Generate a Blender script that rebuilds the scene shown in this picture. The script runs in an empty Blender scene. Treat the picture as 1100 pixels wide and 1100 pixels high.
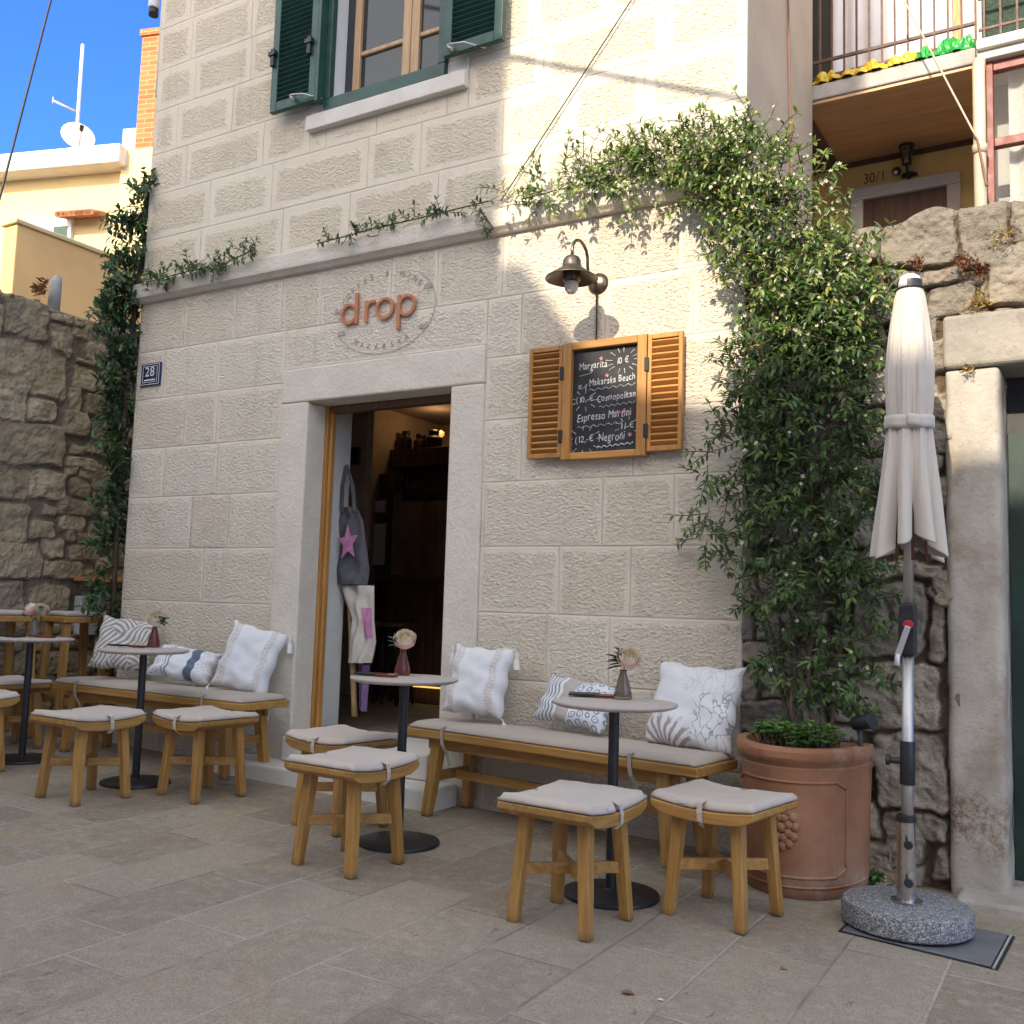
import bpy, bmesh, math, random
import numpy as np
from mathutils import Vector, Matrix, Euler
random.seed(7); R=math.radians; PI=math.pi
scene=bpy.context.scene
COL=bpy.data.collections.new('place'); scene.collection.children.link(COL)

# ------------------------------------------------------------------ camera
YAW,PIT,ROL,FPX=0.536602616,0.0959151235,0.0308393496,1054.837
HC=1.12; CAM=Vector((0,-4.58,HC))
def cam_basis():
    cy,sy=math.cos(YAW),math.sin(YAW)
    f=Vector((-sy*math.cos(PIT),cy*math.cos(PIT),math.sin(PIT)))
    rt=Vector((cy,sy,0)); up=rt.cross(f)
    return (math.cos(ROL)*rt+math.sin(ROL)*up, -math.sin(ROL)*rt+math.cos(ROL)*up, f)
CR,CU,CF=cam_basis()
cd=bpy.data.cameras.new('camera'); cam=bpy.data.objects.new('camera',cd); COL.objects.link(cam)
m=Matrix((CR,CU,-CF)).transposed().to_4x4(); m.translation=CAM; cam.matrix_world=m
cd.sensor_width=36; cd.lens=FPX/1100*36; cd.clip_end=500; cd.clip_start=.05
scene.camera=cam
# measuring helpers: where a sight line meets a real plane
def ray(x,y): return CR*((x-550)/FPX)+CU*((550-y)/FPX)+CF
def fac(x,y,c=0.0):
    d=ray(x,y); return CAM+d*((c-CAM.y)/d.y)
def atX(x,y,X):
    d=ray(x,y); return CAM+d*(X/d.x)
GS=.019
def gz(x): return GS*(-1.0-x)
def gnd(x,y,z=0):
    d=ray(x,y); return CAM+d*((z-GS-HC)/(d.z+GS*d.x))

# ------------------------------------------------------------------ object helpers
def tag(o,label,cat,group=None,kind=None):
    if label: o['label']=label
    if cat: o['category']=cat
    if group: o['group']=group
    if kind: o['kind']=kind
    return o
def thing(name,label,cat,loc=(0,0,0),rz=0,group=None):
    o=bpy.data.objects.new(name,None); COL.objects.link(o); o.location=loc; o.rotation_euler=(0,0,rz)
    o.empty_display_size=.1
    return tag(o,label,cat,group)
def dup(root,loc,rz,label,group=None):
    def cp(o,p):
        c=o.copy(); COL.objects.link(c); c.parent=p
        for ch in list(o.children): cp(ch,c)
        return c
    r=cp(root,None); r.location=loc; r.rotation_euler=(0,0,rz); r['label']=label
    if group: r['group']=group
    return r
_gl={}
def glyph(ch):
    if ch not in _gl:
        c=bpy.data.curves.new('t','FONT'); c.body=ch; c.size=1; c.resolution_u=4
        o=bpy.data.objects.new('t',c); COL.objects.link(o)
        me=bpy.data.meshes.new_from_object(o)
        vs=[v.co.copy() for v in me.vertices]; fs=[tuple(p.vertices) for p in me.polygons]
        bpy.data.objects.remove(o); bpy.data.meshes.remove(me); bpy.data.curves.remove(c)
        w=(max(v.x for v in vs) if vs else .28)
        _gl[ch]=(vs,fs,w+.07)
    return _gl[ch]
class MB:
    def __init__(s): s.v=[]; s.f=[]; s.sm=[]; s.mi=[]; s.cm=0
    def add(s,vs,fs,smooth=False):
        b=len(s.v); s.v+= [Vector(v) for v in vs]
        for f in fs: s.f.append([b+i for i in f]); s.sm.append(smooth); s.mi.append(s.cm)
        return s
    def xbox(s,x0,x1,y0,y1,z0,z1):
        vs=[(x,y,z) for x in (x0,x1) for y in (y0,y1) for z in (z0,z1)]
        return s.add(vs,[(0,1,3,2),(4,6,7,5),(0,4,5,1),(2,3,7,6),(0,2,6,4),(1,5,7,3)])
    def bar(s,p0,p1,w,h,up=(0,0,1),w2=None,h2=None):
        p0,p1=Vector(p0),Vector(p1); d=(p1-p0).normalized(); u=Vector(up)
        if abs(d.dot(u))>.99: u=Vector((0,1,0))
        sd=d.cross(u).normalized(); u=sd.cross(d)
        w2=w2 or w; h2=h2 or h; vs=[]
        for p,a,b in ((p0,w,h),(p1,w2,h2)):
            vs+=[p-sd*a/2-u*b/2,p+sd*a/2-u*b/2,p+sd*a/2+u*b/2,p-sd*a/2+u*b/2]
        return s.add(vs,[(0,3,2,1),(4,5,6,7),(0,1,5,4),(1,2,6,5),(2,3,7,6),(3,0,4,7)])
    def leg(s,p0,p1,w,h,w2=None,h2=None):
        # upright post with level ends, axis aligned section
        w2=w2 or w; h2=h2 or h; p0,p1=Vector(p0),Vector(p1); vs=[]
        for p,a,b in ((p0,w,h),(p1,w2,h2)):
            vs+=[p+Vector((-a/2,-b/2,0)),p+Vector((a/2,-b/2,0)),p+Vector((a/2,b/2,0)),p+Vector((-a/2,b/2,0))]
        return s.add(vs,[(0,3,2,1),(4,5,6,7),(0,1,5,4),(1,2,6,5),(2,3,7,6),(3,0,4,7)])
    def tube(s,pts,r,n=8,cap=True):
        pts=[Vector(p) for p in pts]; k=len(pts); vs=[]; fs=[]
        rr=r if isinstance(r,(list,tuple)) else [r]*k
        prev=None
        for i,p in enumerate(pts):
            t=(pts[min(i+1,k-1)]-pts[max(i-1,0)]).normalized()
            if prev is None:
                a=Vector((0,0,1)) if abs(t.z)<.9 else Vector((1,0,0)); u=t.cross(a).normalized()
            else:
                u=(prev-t*prev.dot(t)).normalized()
            prev=u; w=t.cross(u)
            for j in range(n):
                an=2*PI*j/n; vs.append(p+(u*math.cos(an)+w*math.sin(an))*rr[i])
        for i in range(k-1):
            for j in range(n):
                a=i*n+j; b=i*n+(j+1)%n; fs.append((a,b,b+n,a+n))
        s.add(vs,fs,True)
        if cap:
            b=len(s.v)-len(vs)
            s.f.append([b+j for j in range(n)][::-1]); s.sm.append(False); s.mi.append(s.cm)
            s.f.append([b+(k-1)*n+j for j in range(n)]); s.sm.append(False); s.mi.append(s.cm)
        return s
    def lathe(s,prof,c=(0,0,0),n=32,a0=0,a1=2*PI,sx=1,sy=1,closed=True):
        c=Vector(c); vs=[]; fs=[]; k=len(prof); full=abs(a1-a0-2*PI)<1e-6; m=n if full else n+1
        for j in range(m):
            a=a0+(a1-a0)*j/n
            for r,z in prof: vs.append(c+Vector((r*math.cos(a)*sx,r*math.sin(a)*sy,z)))
        for j in range(n):
            j2=(j+1)%m
            for i in range(k-1): fs.append((j*k+i,j2*k+i,j2*k+i+1,j*k+i+1))
        return s.add(vs,fs,True)
    def prism(s,poly,y0,y1,f=None):
        # polygon in (x,z) extruded along y
        n=len(poly); vs=[(x,y0,z) for x,z in poly]+[(x,y1,z) for x,z in poly]
        fs=[tuple(range(n)),tuple(range(2*n-1,n-1,-1))]+[(i,i+n,(i+1)%n+n,(i+1)%n) for i in range(n)]
        return s.add(vs,fs)
    def grid(s,fn,nu,nv,smooth=True,wrap=False):
        vs=[fn(i/nu,j/nv) for i in range(nu+1) for j in range(nv+1)]
        fs=[(i*(nv+1)+j,(i+1)*(nv+1)+j,(i+1)*(nv+1)+j+1,i*(nv+1)+j+1) for i in range(nu) for j in range(nv)]
        return s.add(vs,fs,smooth)
    def text(s,t,size,o,xd,yd,jit=0,rng=None,sx=1,align='L'):
        o,xd,yd=Vector(o),Vector(xd),Vector(yd); x=0
        W=sum(glyph(c)[2] if c!=' ' else .3 for c in t)*size*sx
        if align=='C': x=-W/2
        for c in t:
            if c==' ': x+=.3*size*sx; continue
            vs,fs,w=glyph(c); rot=(rng.uniform(-jit,jit) if rng else 0); dy=(rng.uniform(-jit,jit)*.12*size if rng else 0)
            ca,sa=math.cos(rot),math.sin(rot)
            s.add([o+xd*(x+(v.x*ca-v.y*sa)*size*sx)+yd*(dy+(v.x*sa+v.y*ca)*size) for v in vs],fs)
            x+=w*size*sx
        return s
    def fit(s,t,size,o,xd,yd,width,jit=0,rng=None):
        W=sum(glyph(c)[2] if c!=' ' else .3 for c in t)*size
        return s.text(t,size,o,xd,yd,jit,rng,width/W)
    def build(s,name,mats,parent=None,bevel=0,seg=2,smooth_angle=None,M=None):
        me=bpy.data.meshes.new(name); me.from_pydata([tuple(v) for v in s.v],[],s.f)
        me.polygons.foreach_set('use_smooth',s.sm); me.polygons.foreach_set('material_index',s.mi)
        for mt in (mats if isinstance(mats,(list,tuple)) else [mats]): me.materials.append(mt)
        me.validate(); me.update()
        bm=bmesh.new(); bm.from_mesh(me); bmesh.ops.recalc_face_normals(bm,faces=bm.faces); bm.to_mesh(me); bm.free()
        if smooth_angle:
            me.polygons.foreach_set('use_smooth',[True]*len(me.polygons)); me.set_sharp_from_angle(angle=R(smooth_angle))
        o=bpy.data.objects.new(name,me); COL.objects.link(o)
        if parent: o.parent=parent
        if M is not None: o.matrix_local=M
        if bevel:
            b=o.modifiers.new('bevel','BEVEL'); b.width=bevel; b.segments=seg; b.limit_method='ANGLE'; b.angle_limit=R(40)
            b.harden_normals=False
        return o

# ------------------------------------------------------------------ materials
class NT:
    def __init__(s,name):
        s.m=bpy.data.materials.new(name); s.m.use_nodes=True; s.t=s.m.node_tree; s.n=s.t.nodes; s.n.clear()
        s.out=s.n.new('ShaderNodeOutputMaterial'); s.b=s.n.new('ShaderNodeBsdfPrincipled'); s.l(s.b.outputs[0],s.out.inputs[0])
    def l(s,a,b): s.t.links.new(a,b)
    def new(s,t,**k):
        n=s.n.new(t)
        for a,b in k.items(): setattr(n,a,b)
        return n
    def set(s,inp,v):
        i=s.b.inputs[inp]
        if hasattr(v,'links') or isinstance(v,bpy.types.NodeSocket): s.l(v,i)
        else: i.default_value=v
    def co(s,kind='Object',scale=None,rot=None):
        c=s.new('ShaderNodeTexCoord').outputs[kind]
        if scale or rot:
            mp=s.new('ShaderNodeMapping'); s.l(c,mp.inputs[0])
            if scale: mp.inputs['Scale'].default_value=scale
            if rot: mp.inputs['Rotation'].default_value=rot
            c=mp.outputs[0]
        return c
    def noise(s,co,scale,detail=4,rough=.55,dist=0,col=False):
        n=s.new('ShaderNodeTexNoise'); s.l(co,n.inputs['Vector']); n.inputs['Scale'].default_value=scale
        n.inputs['Detail'].default_value=detail; n.inputs['Roughness'].default_value=rough; n.inputs['Distortion'].default_value=dist
        return n.outputs['Color' if col else 'Fac']
    def voro(s,co,scale,feature='F1',out='Distance',rnd=1):
        n=s.new('ShaderNodeTexVoronoi',feature=feature); s.l(co,n.inputs['Vector']); n.inputs['Scale'].default_value=scale
        n.inputs['Randomness'].default_value=rnd
        return n.outputs[out]
    def math(s,op,a,b=0,c=None,clamp=False):
        n=s.new('ShaderNodeMath',operation=op,use_clamp=clamp)
        for i,v in enumerate((a,b,c)):
            if v is None: continue
            if isinstance(v,bpy.types.NodeSocket): s.l(v,n.inputs[i])
            else: n.inputs[i].default_value=v
        return n.outputs[0]
    def mr(s,v,a,b,c=0,d=1,smooth=True):
        n=s.new('ShaderNodeMapRange'); n.interpolation_type='SMOOTHSTEP' if smooth else 'LINEAR'
        s.l(v,n.inputs[0])
        for i,x in enumerate((a,b,c,d)):
            if isinstance(x,bpy.types.NodeSocket): s.l(x,n.inputs[i+1])
            else: n.inputs[i+1].default_value=x
        return n.outputs[0]
    def mix(s,f,a,b,blend='MIX'):
        n=s.new('ShaderNodeMix',data_type='RGBA',blend_type=blend)
        for i,v in ((0,f),(6,a),(7,b)):
            if isinstance(v,bpy.types.NodeSocket): s.l(v,n.inputs[i])
            else: n.inputs[i].default_value=(v if i==0 else (v[0],v[1],v[2],1))
        return n.outputs[2]
    def ramp(s,v,stops):
        n=s.new('ShaderNodeValToRGB'); s.l(v,n.inputs[0]); e=n.color_ramp.elements
        while len(e)<len(stops): e.new(.5)
        for x,(p,c) in zip(e,stops): x.position=p; x.color=(c[0],c[1],c[2],1) if not isinstance(c,float) else (c,c,c,1)
        return n.outputs[0]
    def bump(s,h,strength=.5,dist=.01,prev=None):
        n=s.new('ShaderNodeBump'); n.inputs['Strength'].default_value=strength; n.inputs['Distance'].default_value=dist
        s.l(h,n.inputs['Height'])
        if prev is not None: s.l(prev,n.inputs['Normal'])
        return n.outputs[0]
    def attr(s,name,out='Color'):
        n=s.new('ShaderNodeAttribute'); n.attribute_name=name; return n.outputs[out]
    def uv(s,name):
        n=s.new('ShaderNodeUVMap'); n.uv_map=name; return n.outputs[0]
    def sep(s,v):
        n=s.new('ShaderNodeSeparateXYZ'); s.l(v,n.inputs[0]); return n.outputs
    def comb(s,x,y,z=0):
        n=s.new('ShaderNodeCombineXYZ')
        for i,v in enumerate((x,y,z)):
            if isinstance(v,bpy.types.NodeSocket): s.l(v,n.inputs[i])
            else: n.inputs[i].default_value=v
        return n.outputs[0]
    def objrand(s): return s.new('ShaderNodeObjectInfo').outputs['Random']

def surf(name,col,rough=.6,var=.15,vs=6,bump=.0,bs=80,bd=.003,metal=0,col2=None,spec=.5,coat=0,em=None):
    t=NT(name); c=t.co()
    n=t.noise(c,vs,5,.6)
    lo=tuple(x*(1-var) for x in col); hi=col2 or tuple(min(1,x*(1+var)) for x in col)
    t.set('Base Color',t.mix(t.mr(n,.3,.7),lo,hi)); t.set('Roughness',t.mr(t.noise(c,vs*3,3),.2,.8,max(.02,rough-.08),min(1,rough+.08)))
    t.set('Metallic',metal); t.b.inputs['Specular IOR Level'].default_value=spec
    if coat: t.b.inputs['Coat Weight'].default_value=coat
    if bump: t.set('Normal',t.bump(t.noise(c,bs,4,.6),bump,bd))
    if em: t.b.inputs['Emission Color'].default_value=(*em[0],1); t.b.inputs['Emission Strength'].default_value=em[1]
    return t.m
def wood(name,c1,c2,c3,axis='Z',rough=.5,scale=1.):
    t=NT(name); s={'X':(2,30,30),'Y':(30,2,30),'Z':(30,30,2)}[axis]; s=tuple(x*scale for x in s)
    c=t.new('ShaderNodeTexCoord').outputs['Object']
    add=t.new('ShaderNodeVectorMath',operation='ADD'); t.l(c,add.inputs[0]); r=t.objrand()
    t.l(t.comb(t.math('MULTIPLY',r,7.3),t.math('MULTIPLY',r,3.1),t.math('MULTIPLY',r,5.7)),add.inputs[1])
    mp=t.new('ShaderNodeMapping'); t.l(add.outputs[0],mp.inputs[0]); mp.inputs['Scale'].default_value=s
    n=t.noise(mp.outputs[0],1.2,5,.62,.6); n2=t.noise(mp.outputs[0],5,3,.6); n3=t.noise(add.outputs[0],3.5,3)
    col=t.ramp(n,[(.28,c2),(.5,c1),(.72,c3)])
    col=t.mix(t.mr(n2,.45,.75,0,.35),col,c2)
    col=t.mix(t.math('MULTIPLY',t.mr(n3,.5,.75),.35),col,c2)
    hs=t.new('ShaderNodeHueSaturation'); t.l(col,hs.inputs['Color']); t.l(t.mr(r,0,1,.78,1.08,False),hs.inputs['Value'])
    oc=hs.outputs[0]
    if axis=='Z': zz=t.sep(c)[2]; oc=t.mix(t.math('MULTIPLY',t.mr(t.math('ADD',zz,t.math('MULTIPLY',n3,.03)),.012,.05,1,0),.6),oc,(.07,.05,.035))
    t.set('Base Color',oc); t.set('Roughness',t.mr(n2,.2,.8,rough-.1,rough+.12)); t.set('Normal',t.bump(n2,.12,.002))
    return t.m

H1,H2,H3=(.42,.22,.058),(.28,.135,.034),(.53,.30,.095)
M={}
M['wood_z']=wood('honey oak upright',H1,H2,H3,'Z'); M['wood_x']=wood('honey oak across',H1,H2,H3,'X'); M['wood_y']=wood('honey oak along',H1,H2,H3,'Y')
M['shutwood']=wood('golden shutter wood',(.50,.24,.06),(.36,.15,.03),(.60,.32,.10),'X'); M['shutwood_z']=wood('golden shutter wood upright',(.50,.24,.06),(.36,.15,.03),(.60,.32,.10),'Z')
M['casement']=wood('pale casement wood',(.50,.33,.18),(.38,.23,.11),(.58,.41,.25),'Z')
M['darkwood']=wood('dark interior wood',(.12,.06,.032),(.06,.03,.017),(.17,.09,.05),'Z'); M['bamboo']=wood('bamboo',(.36,.23,.10),(.25,.14,.05),(.44,.30,.15),'Z')
M['soffit']=wood('timber soffit boards',(.60,.36,.19),(.48,.27,.13),(.68,.42,.23),'X',scale=.5)
M['black']=surf('black steel',(.018,.018,.02),.45,.2,20,.1,200,.001); M['iron']=surf('black iron',(.02,.02,.02),.5)
M['tabletop']=surf('pale laminate top',(.47,.41,.37),.55,.06,30,.05,300,.001)
M['metal']=surf('brushed aluminium',(.52,.50,.48),.5,.05,10,metal=1); M['steel']=surf('stainless steel',(.55,.53,.5),.25,.1,10,metal=1)
M['darkmetal']=surf('aged dark brass',(.10,.075,.055),.35,.3,12,metal=.85,col2=(.19,.15,.12))
M['green']=surf('dark green paint',(.013,.06,.045),.42,.2,8,.06,60,.002); M['white']=surf('white paint',(.72,.72,.71),.5,.05)
M['offwhite']=surf('off white plaster',(.55,.55,.54),.8,.06,3,.1,40,.002)
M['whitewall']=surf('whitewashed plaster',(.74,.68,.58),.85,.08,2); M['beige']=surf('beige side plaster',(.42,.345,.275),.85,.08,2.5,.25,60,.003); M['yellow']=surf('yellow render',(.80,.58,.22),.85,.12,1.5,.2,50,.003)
M['paleyellow']=surf('pale yellow render',(.66,.54,.29),.85,.07,1.2,.2,50,.003); M['orange']=surf('ochre render',(.80,.51,.21),.85,.08,1,.15,50,.003)
M['tile']=surf('clay roof tile',(.36,.14,.07),.8,.3,8); M['concrete']=surf('pale concrete',(.40,.38,.36),.85,.15,5,.3,80,.003)
M['slabedge']=surf('grey balcony edge',(.38,.365,.35),.85,.2,4,.3,60,.004)
M['rust']=surf('rust brown railing',(.10,.05,.04),.6,.3,20); M['red']=surf('oxide red frame',(.17,.035,.026),.5,.15,6); M['pipe']=surf('cream pipe',(.50,.42,.32),.45,.1,6)
M['tarp_y']=surf('yellow plastic sheet',(.62,.43,.03),.3,.2,6); M['tarp_g']=surf('green plastic sheet',(.02,.30,.05),.28,.3,6)
M['curtain']=surf('white sheet',(.68,.67,.70),.9,.06,3); M['lace']=surf('lace curtain',(.60,.62,.57),.9,.12,60)
M['cable']=surf('black cable',(.03,.028,.026),.6); M['wirebrown']=surf('brown cable',(.20,.10,.06),.6)
M['leaf_dark_soil']=surf('soil',(.035,.025,.018),.95,.4,30,.6,60,.01)
M['navy']=surf('navy enamel',(.010,.015,.075),.3,.1,8); M['signwhite']=surf('white enamel',(.75,.75,.75),.35,.04)
M['chalk']=surf('chalk',(.58,.58,.57),.95,.25,60); M['chalkpink']=surf('pink chalk',(.70,.30,.34),.95,.2,60)
M['rust_letter']=surf('rust orange letters',(.46,.175,.08),.6,.15,20); M['grey_letter']=surf('brown lettering',(.33,.22,.165),.7,.15,20); M['grey_mark']=surf('grey printed mark',(.36,.33,.30),.7,.15,20)
M['menu_black']=surf('black menu cover',(.022,.018,.018),.45,.2,20); M['menu_red']=surf('red brown menu cover',(.30,.055,.02),.5,.2,20)
M['petal']=surf('cream petal',(.86,.76,.58),.6,.08,30,col2=(.90,.82,.68)); M['petal_in']=surf('golden inner petal',(.84,.68,.38),.6,.1,30,col2=(.88,.75,.48)); M['petal_pink']=surf('peach petal',(.82,.52,.42),.6,.15,30)
M['knob_red']=surf('red knob',(.45,.02,.05),.4); M['brick_p']=surf('x',(.4,.2,.1))
M['dryleaf']=surf('dry brown leaf',(.22,.10,.03),.8,.4,20); M['sedum']=surf('rust red sedum',(.20,.075,.04),.7,.5,30); M['lichen']=surf('yellow moss',(.32,.22,.06),.9,.5,30)
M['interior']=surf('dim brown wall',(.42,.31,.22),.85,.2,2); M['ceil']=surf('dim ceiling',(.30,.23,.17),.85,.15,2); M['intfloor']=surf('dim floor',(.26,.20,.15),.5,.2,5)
M['strip']=surf('warm light strip',(.8,.6,.2),.5,em=((1,.62,.16),.4))
M['fairy']=surf('small warm lamp',(.8,.6,.2),.5,em=((1,.5,.12),.35))
M['greytote']=surf('grey canvas',(.105,.105,.125),.95,.15,30,.3,300,.002); M['whitetote']=surf('white canvas',(.58,.55,.50),.95,.08,10,.3,300,.002); M['pink']=surf('pink print',(.50,.20,.38),.9,.2,20); M['purple']=surf('purple cloth',(.28,.19,.38),.9,.2,20)
M['glassbulb']=surf('milky bulb',(.62,.55,.46),.2,.05); M['brownglass']=None

def glass(name,col,rough=.03):
    t=NT(name); t.set('Base Color',(*col,1)); t.set('Roughness',rough); t.b.inputs['Transmission Weight'].default_value=.85; t.b.inputs['IOR'].default_value=1.45
    return t.m
M['vase_red']=glass('red brown ribbed glass',(.45,.14,.10),.12); M['vase_smoke']=glass('smoky ribbed glass',(.50,.42,.33),.12)
t=NT('window glass'); t.set('Base Color',(.03,.035,.04,1)); t.set('Roughness',.04); t.b.inputs['Specular IOR Level'].default_value=.45
t.set('Normal',t.bump(t.noise(t.co(),3,2),.05,.01)); M['pane']=t.m

def fabric(name,col,scale=500,var=.05,wr=.25):
    t=NT(name); c=t.co(); n=t.noise(c,9,4,.55); w=t.noise(c,scale,2)
    t.set('Base Color',t.mix(n,tuple(x*(1-var) for x in col),tuple(x*(1+var) for x in col))); t.set('Roughness',.92)
    b=t.bump(w,.15,.001); b=t.bump(t.noise(c,14,3,.5,.4),wr,.012,b); t.set('Normal',b); t.b.inputs['Sheen Weight'].default_value=.15
    return t.m
M['seatfab']=fabric('stone seat fabric',(.53,.45,.375)); M['benchfab']=fabric('taupe bench fabric',(.42,.355,.29)); M['canopyfab']=fabric('ecru canopy fabric',(.54,.495,.43),300,.04,.12)
M['pillowwhite']=fabric('white cotton',(.70,.70,.71),260,.04,.35); M['tassel']=fabric('white tassel yarn',(.70,.69,.66),900)

def pillowmat(name,kind):
    t=NT(name); u=t.sep(t.uv('UVMap')); x,y=u[0],u[1]; base=(.68,.685,.70)
    uvv=t.comb(x,y,0); nz=t.noise(uvv,6,3); c=base
    def band(v,a,b,e=.008): return t.math('MULTIPLY',t.mr(v,a-e,a+e),t.mr(v,b-e,b+e,1,0))
    if kind=='tassel':
        m1=t.math('MAXIMUM',band(x,.10,.22,.02),band(x,.74,.86,.02)); spk=t.mr(t.noise(uvv,45,3,.7),.42,.62)
        col=t.mix(t.math('MULTIPLY',m1,spk),base,(.46,.36,.31))
        rows=t.math('SINE',t.math('MULTIPLY',x,260)); col=t.mix(t.math('MULTIPLY',t.math('MULTIPLY',band(x,.3,.68,.04),t.mr(rows,.2,.9)),.22),col,(.42,.42,.44))
    elif kind=='stripecircle':
        st=t.math('SINE',t.math('MULTIPLY',x,120)); s1=t.math('MULTIPLY',t.mr(st,.1,.5),t.mr(x,.30,.31,1,0))
        col=t.mix(s1,base,(.16,.20,.27)); col=t.mix(band(x,.33,.5,.004),col,(.42,.37,.33))
        sc=t.new('ShaderNodeVectorMath',operation='MULTIPLY'); t.l(uvv,sc.inputs[0]); sc.inputs[1].default_value=(9,5.5,0)
        vd=t.voro(sc.outputs[0],1.,rnd=.25); rg=t.math('ABSOLUTE',t.math('SUBTRACT',vd,.34)); ring=t.mr(rg,.05,.09,1,0); dot=t.mr(vd,.08,.13,1,0)
        col=t.mix(t.math('MULTIPLY',t.math('MAXIMUM',ring,dot),t.mr(x,.515,.52)),col,(.20,.28,.36))
        col=t.mix(band(x,.502,.513,.003),col,(.2,.22,.25))
    elif kind=='coral':
        # grey branching coral on white, taupe fronds bottom left
        sc=t.new('ShaderNodeVectorMath',operation='MULTIPLY'); t.l(uvv,sc.inputs[0]); sc.inputs[1].default_value=(10,5,0)
        ad=t.new('ShaderNodeVectorMath',operation='ADD'); t.l(sc.outputs[0],ad.inputs[0]); t.l(t.noise(uvv,9,3,col=True),ad.inputs[1])
        e=t.voro(ad.outputs[0],1.0,'DISTANCE_TO_EDGE'); ln=t.mr(e,.015,.05,1,0)
        reg=t.math('MULTIPLY',t.mr(x,.50,.62),t.mr(t.math('ADD',y,t.math('MULTIPLY',nz,.4)),.75,.95,1,0))
        top=t.math('MULTIPLY',t.math('MULTIPLY',t.mr(y,.55,.65),t.mr(x,.3,.5)),.35)
        col=t.mix(t.math('MULTIPLY',ln,t.math('MAXIMUM',t.math('MULTIPLY',reg,.85),top)),base,(.22,.22,.25))
        ang=t.math('ARCTAN2',t.math('ADD',y,.1),t.math('SUBTRACT',x,.26)); rad=t.math('SQRT',t.math('ADD',t.math('POWER',t.math('ADD',y,.1),2),t.math('POWER',t.math('SUBTRACT',x,.26),2)))
        fr=t.mr(t.math('SINE',t.math('ADD',t.math('MULTIPLY',ang,22),t.math('MULTIPLY',nz,5))),-.2,.35)
        lim=t.mr(t.math('ADD',rad,t.math('MULTIPLY',t.noise(uvv,16,2),.25)),.50,.60,1,0)
        col=t.mix(t.math('MULTIPLY',t.math('MULTIPLY',fr,lim),t.mr(x,.56,.6,1,0)),col,(.33,.29,.27))
    elif kind=='leaf':
        sc=t.new('ShaderNodeVectorMath',operation='MULTIPLY'); t.l(uvv,sc.inputs[0]); sc.inputs[1].default_value=(2.6,2.2,0)
        cell=t.voro(sc.outputs[0],1.,out='Color'); cs=t.sep(cell); dr=t.math('MULTIPLY',cs[0],6.28)
        ph=t.math('ADD',t.math('MULTIPLY',x,t.math('MULTIPLY',t.math('COSINE',dr),85)),t.math('MULTIPLY',y,t.math('MULTIPLY',t.math('SINE',dr),85)))
        d=t.voro(sc.outputs[0],1.); ph=t.math('ADD',ph,t.math('MULTIPLY',d,9))
        col=t.mix(t.mr(t.math('SINE',ph),-.25,.2),(.27,.235,.20),(.60,.57,.53))
    elif kind=='blue':
        col=t.mix(band(x,.60,.74,.004),base,(.085,.125,.19)); col=t.mix(t.math('MAXIMUM',band(x,.30,.325,.004),band(x,.25,.265,.004)),col,(.16,.19,.25))
        sp=t.mr(t.voro(uvv,34),.20,.30,1,0); reg=t.math('MAXIMUM',t.mr(x,.76,.77),t.mr(x,.22,.23,1,0)); col=t.mix(t.math('MULTIPLY',sp,reg),col,(.14,.18,.26))
    col=t.mix(t.math('MULTIPLY',t.mr(nz,.4,.7),.12),col,(.5,.5,.5))
    t.set('Base Color',col); t.set('Roughness',.95); t.b.inputs['Sheen Weight'].default_value=.15
    b=t.bump(t.noise(uvv,140,2),.2,.001); b=t.bump(t.noise(uvv,5,3,.5,.8),.22,.012,b); t.set('Normal',b)
    return t.m

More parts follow.
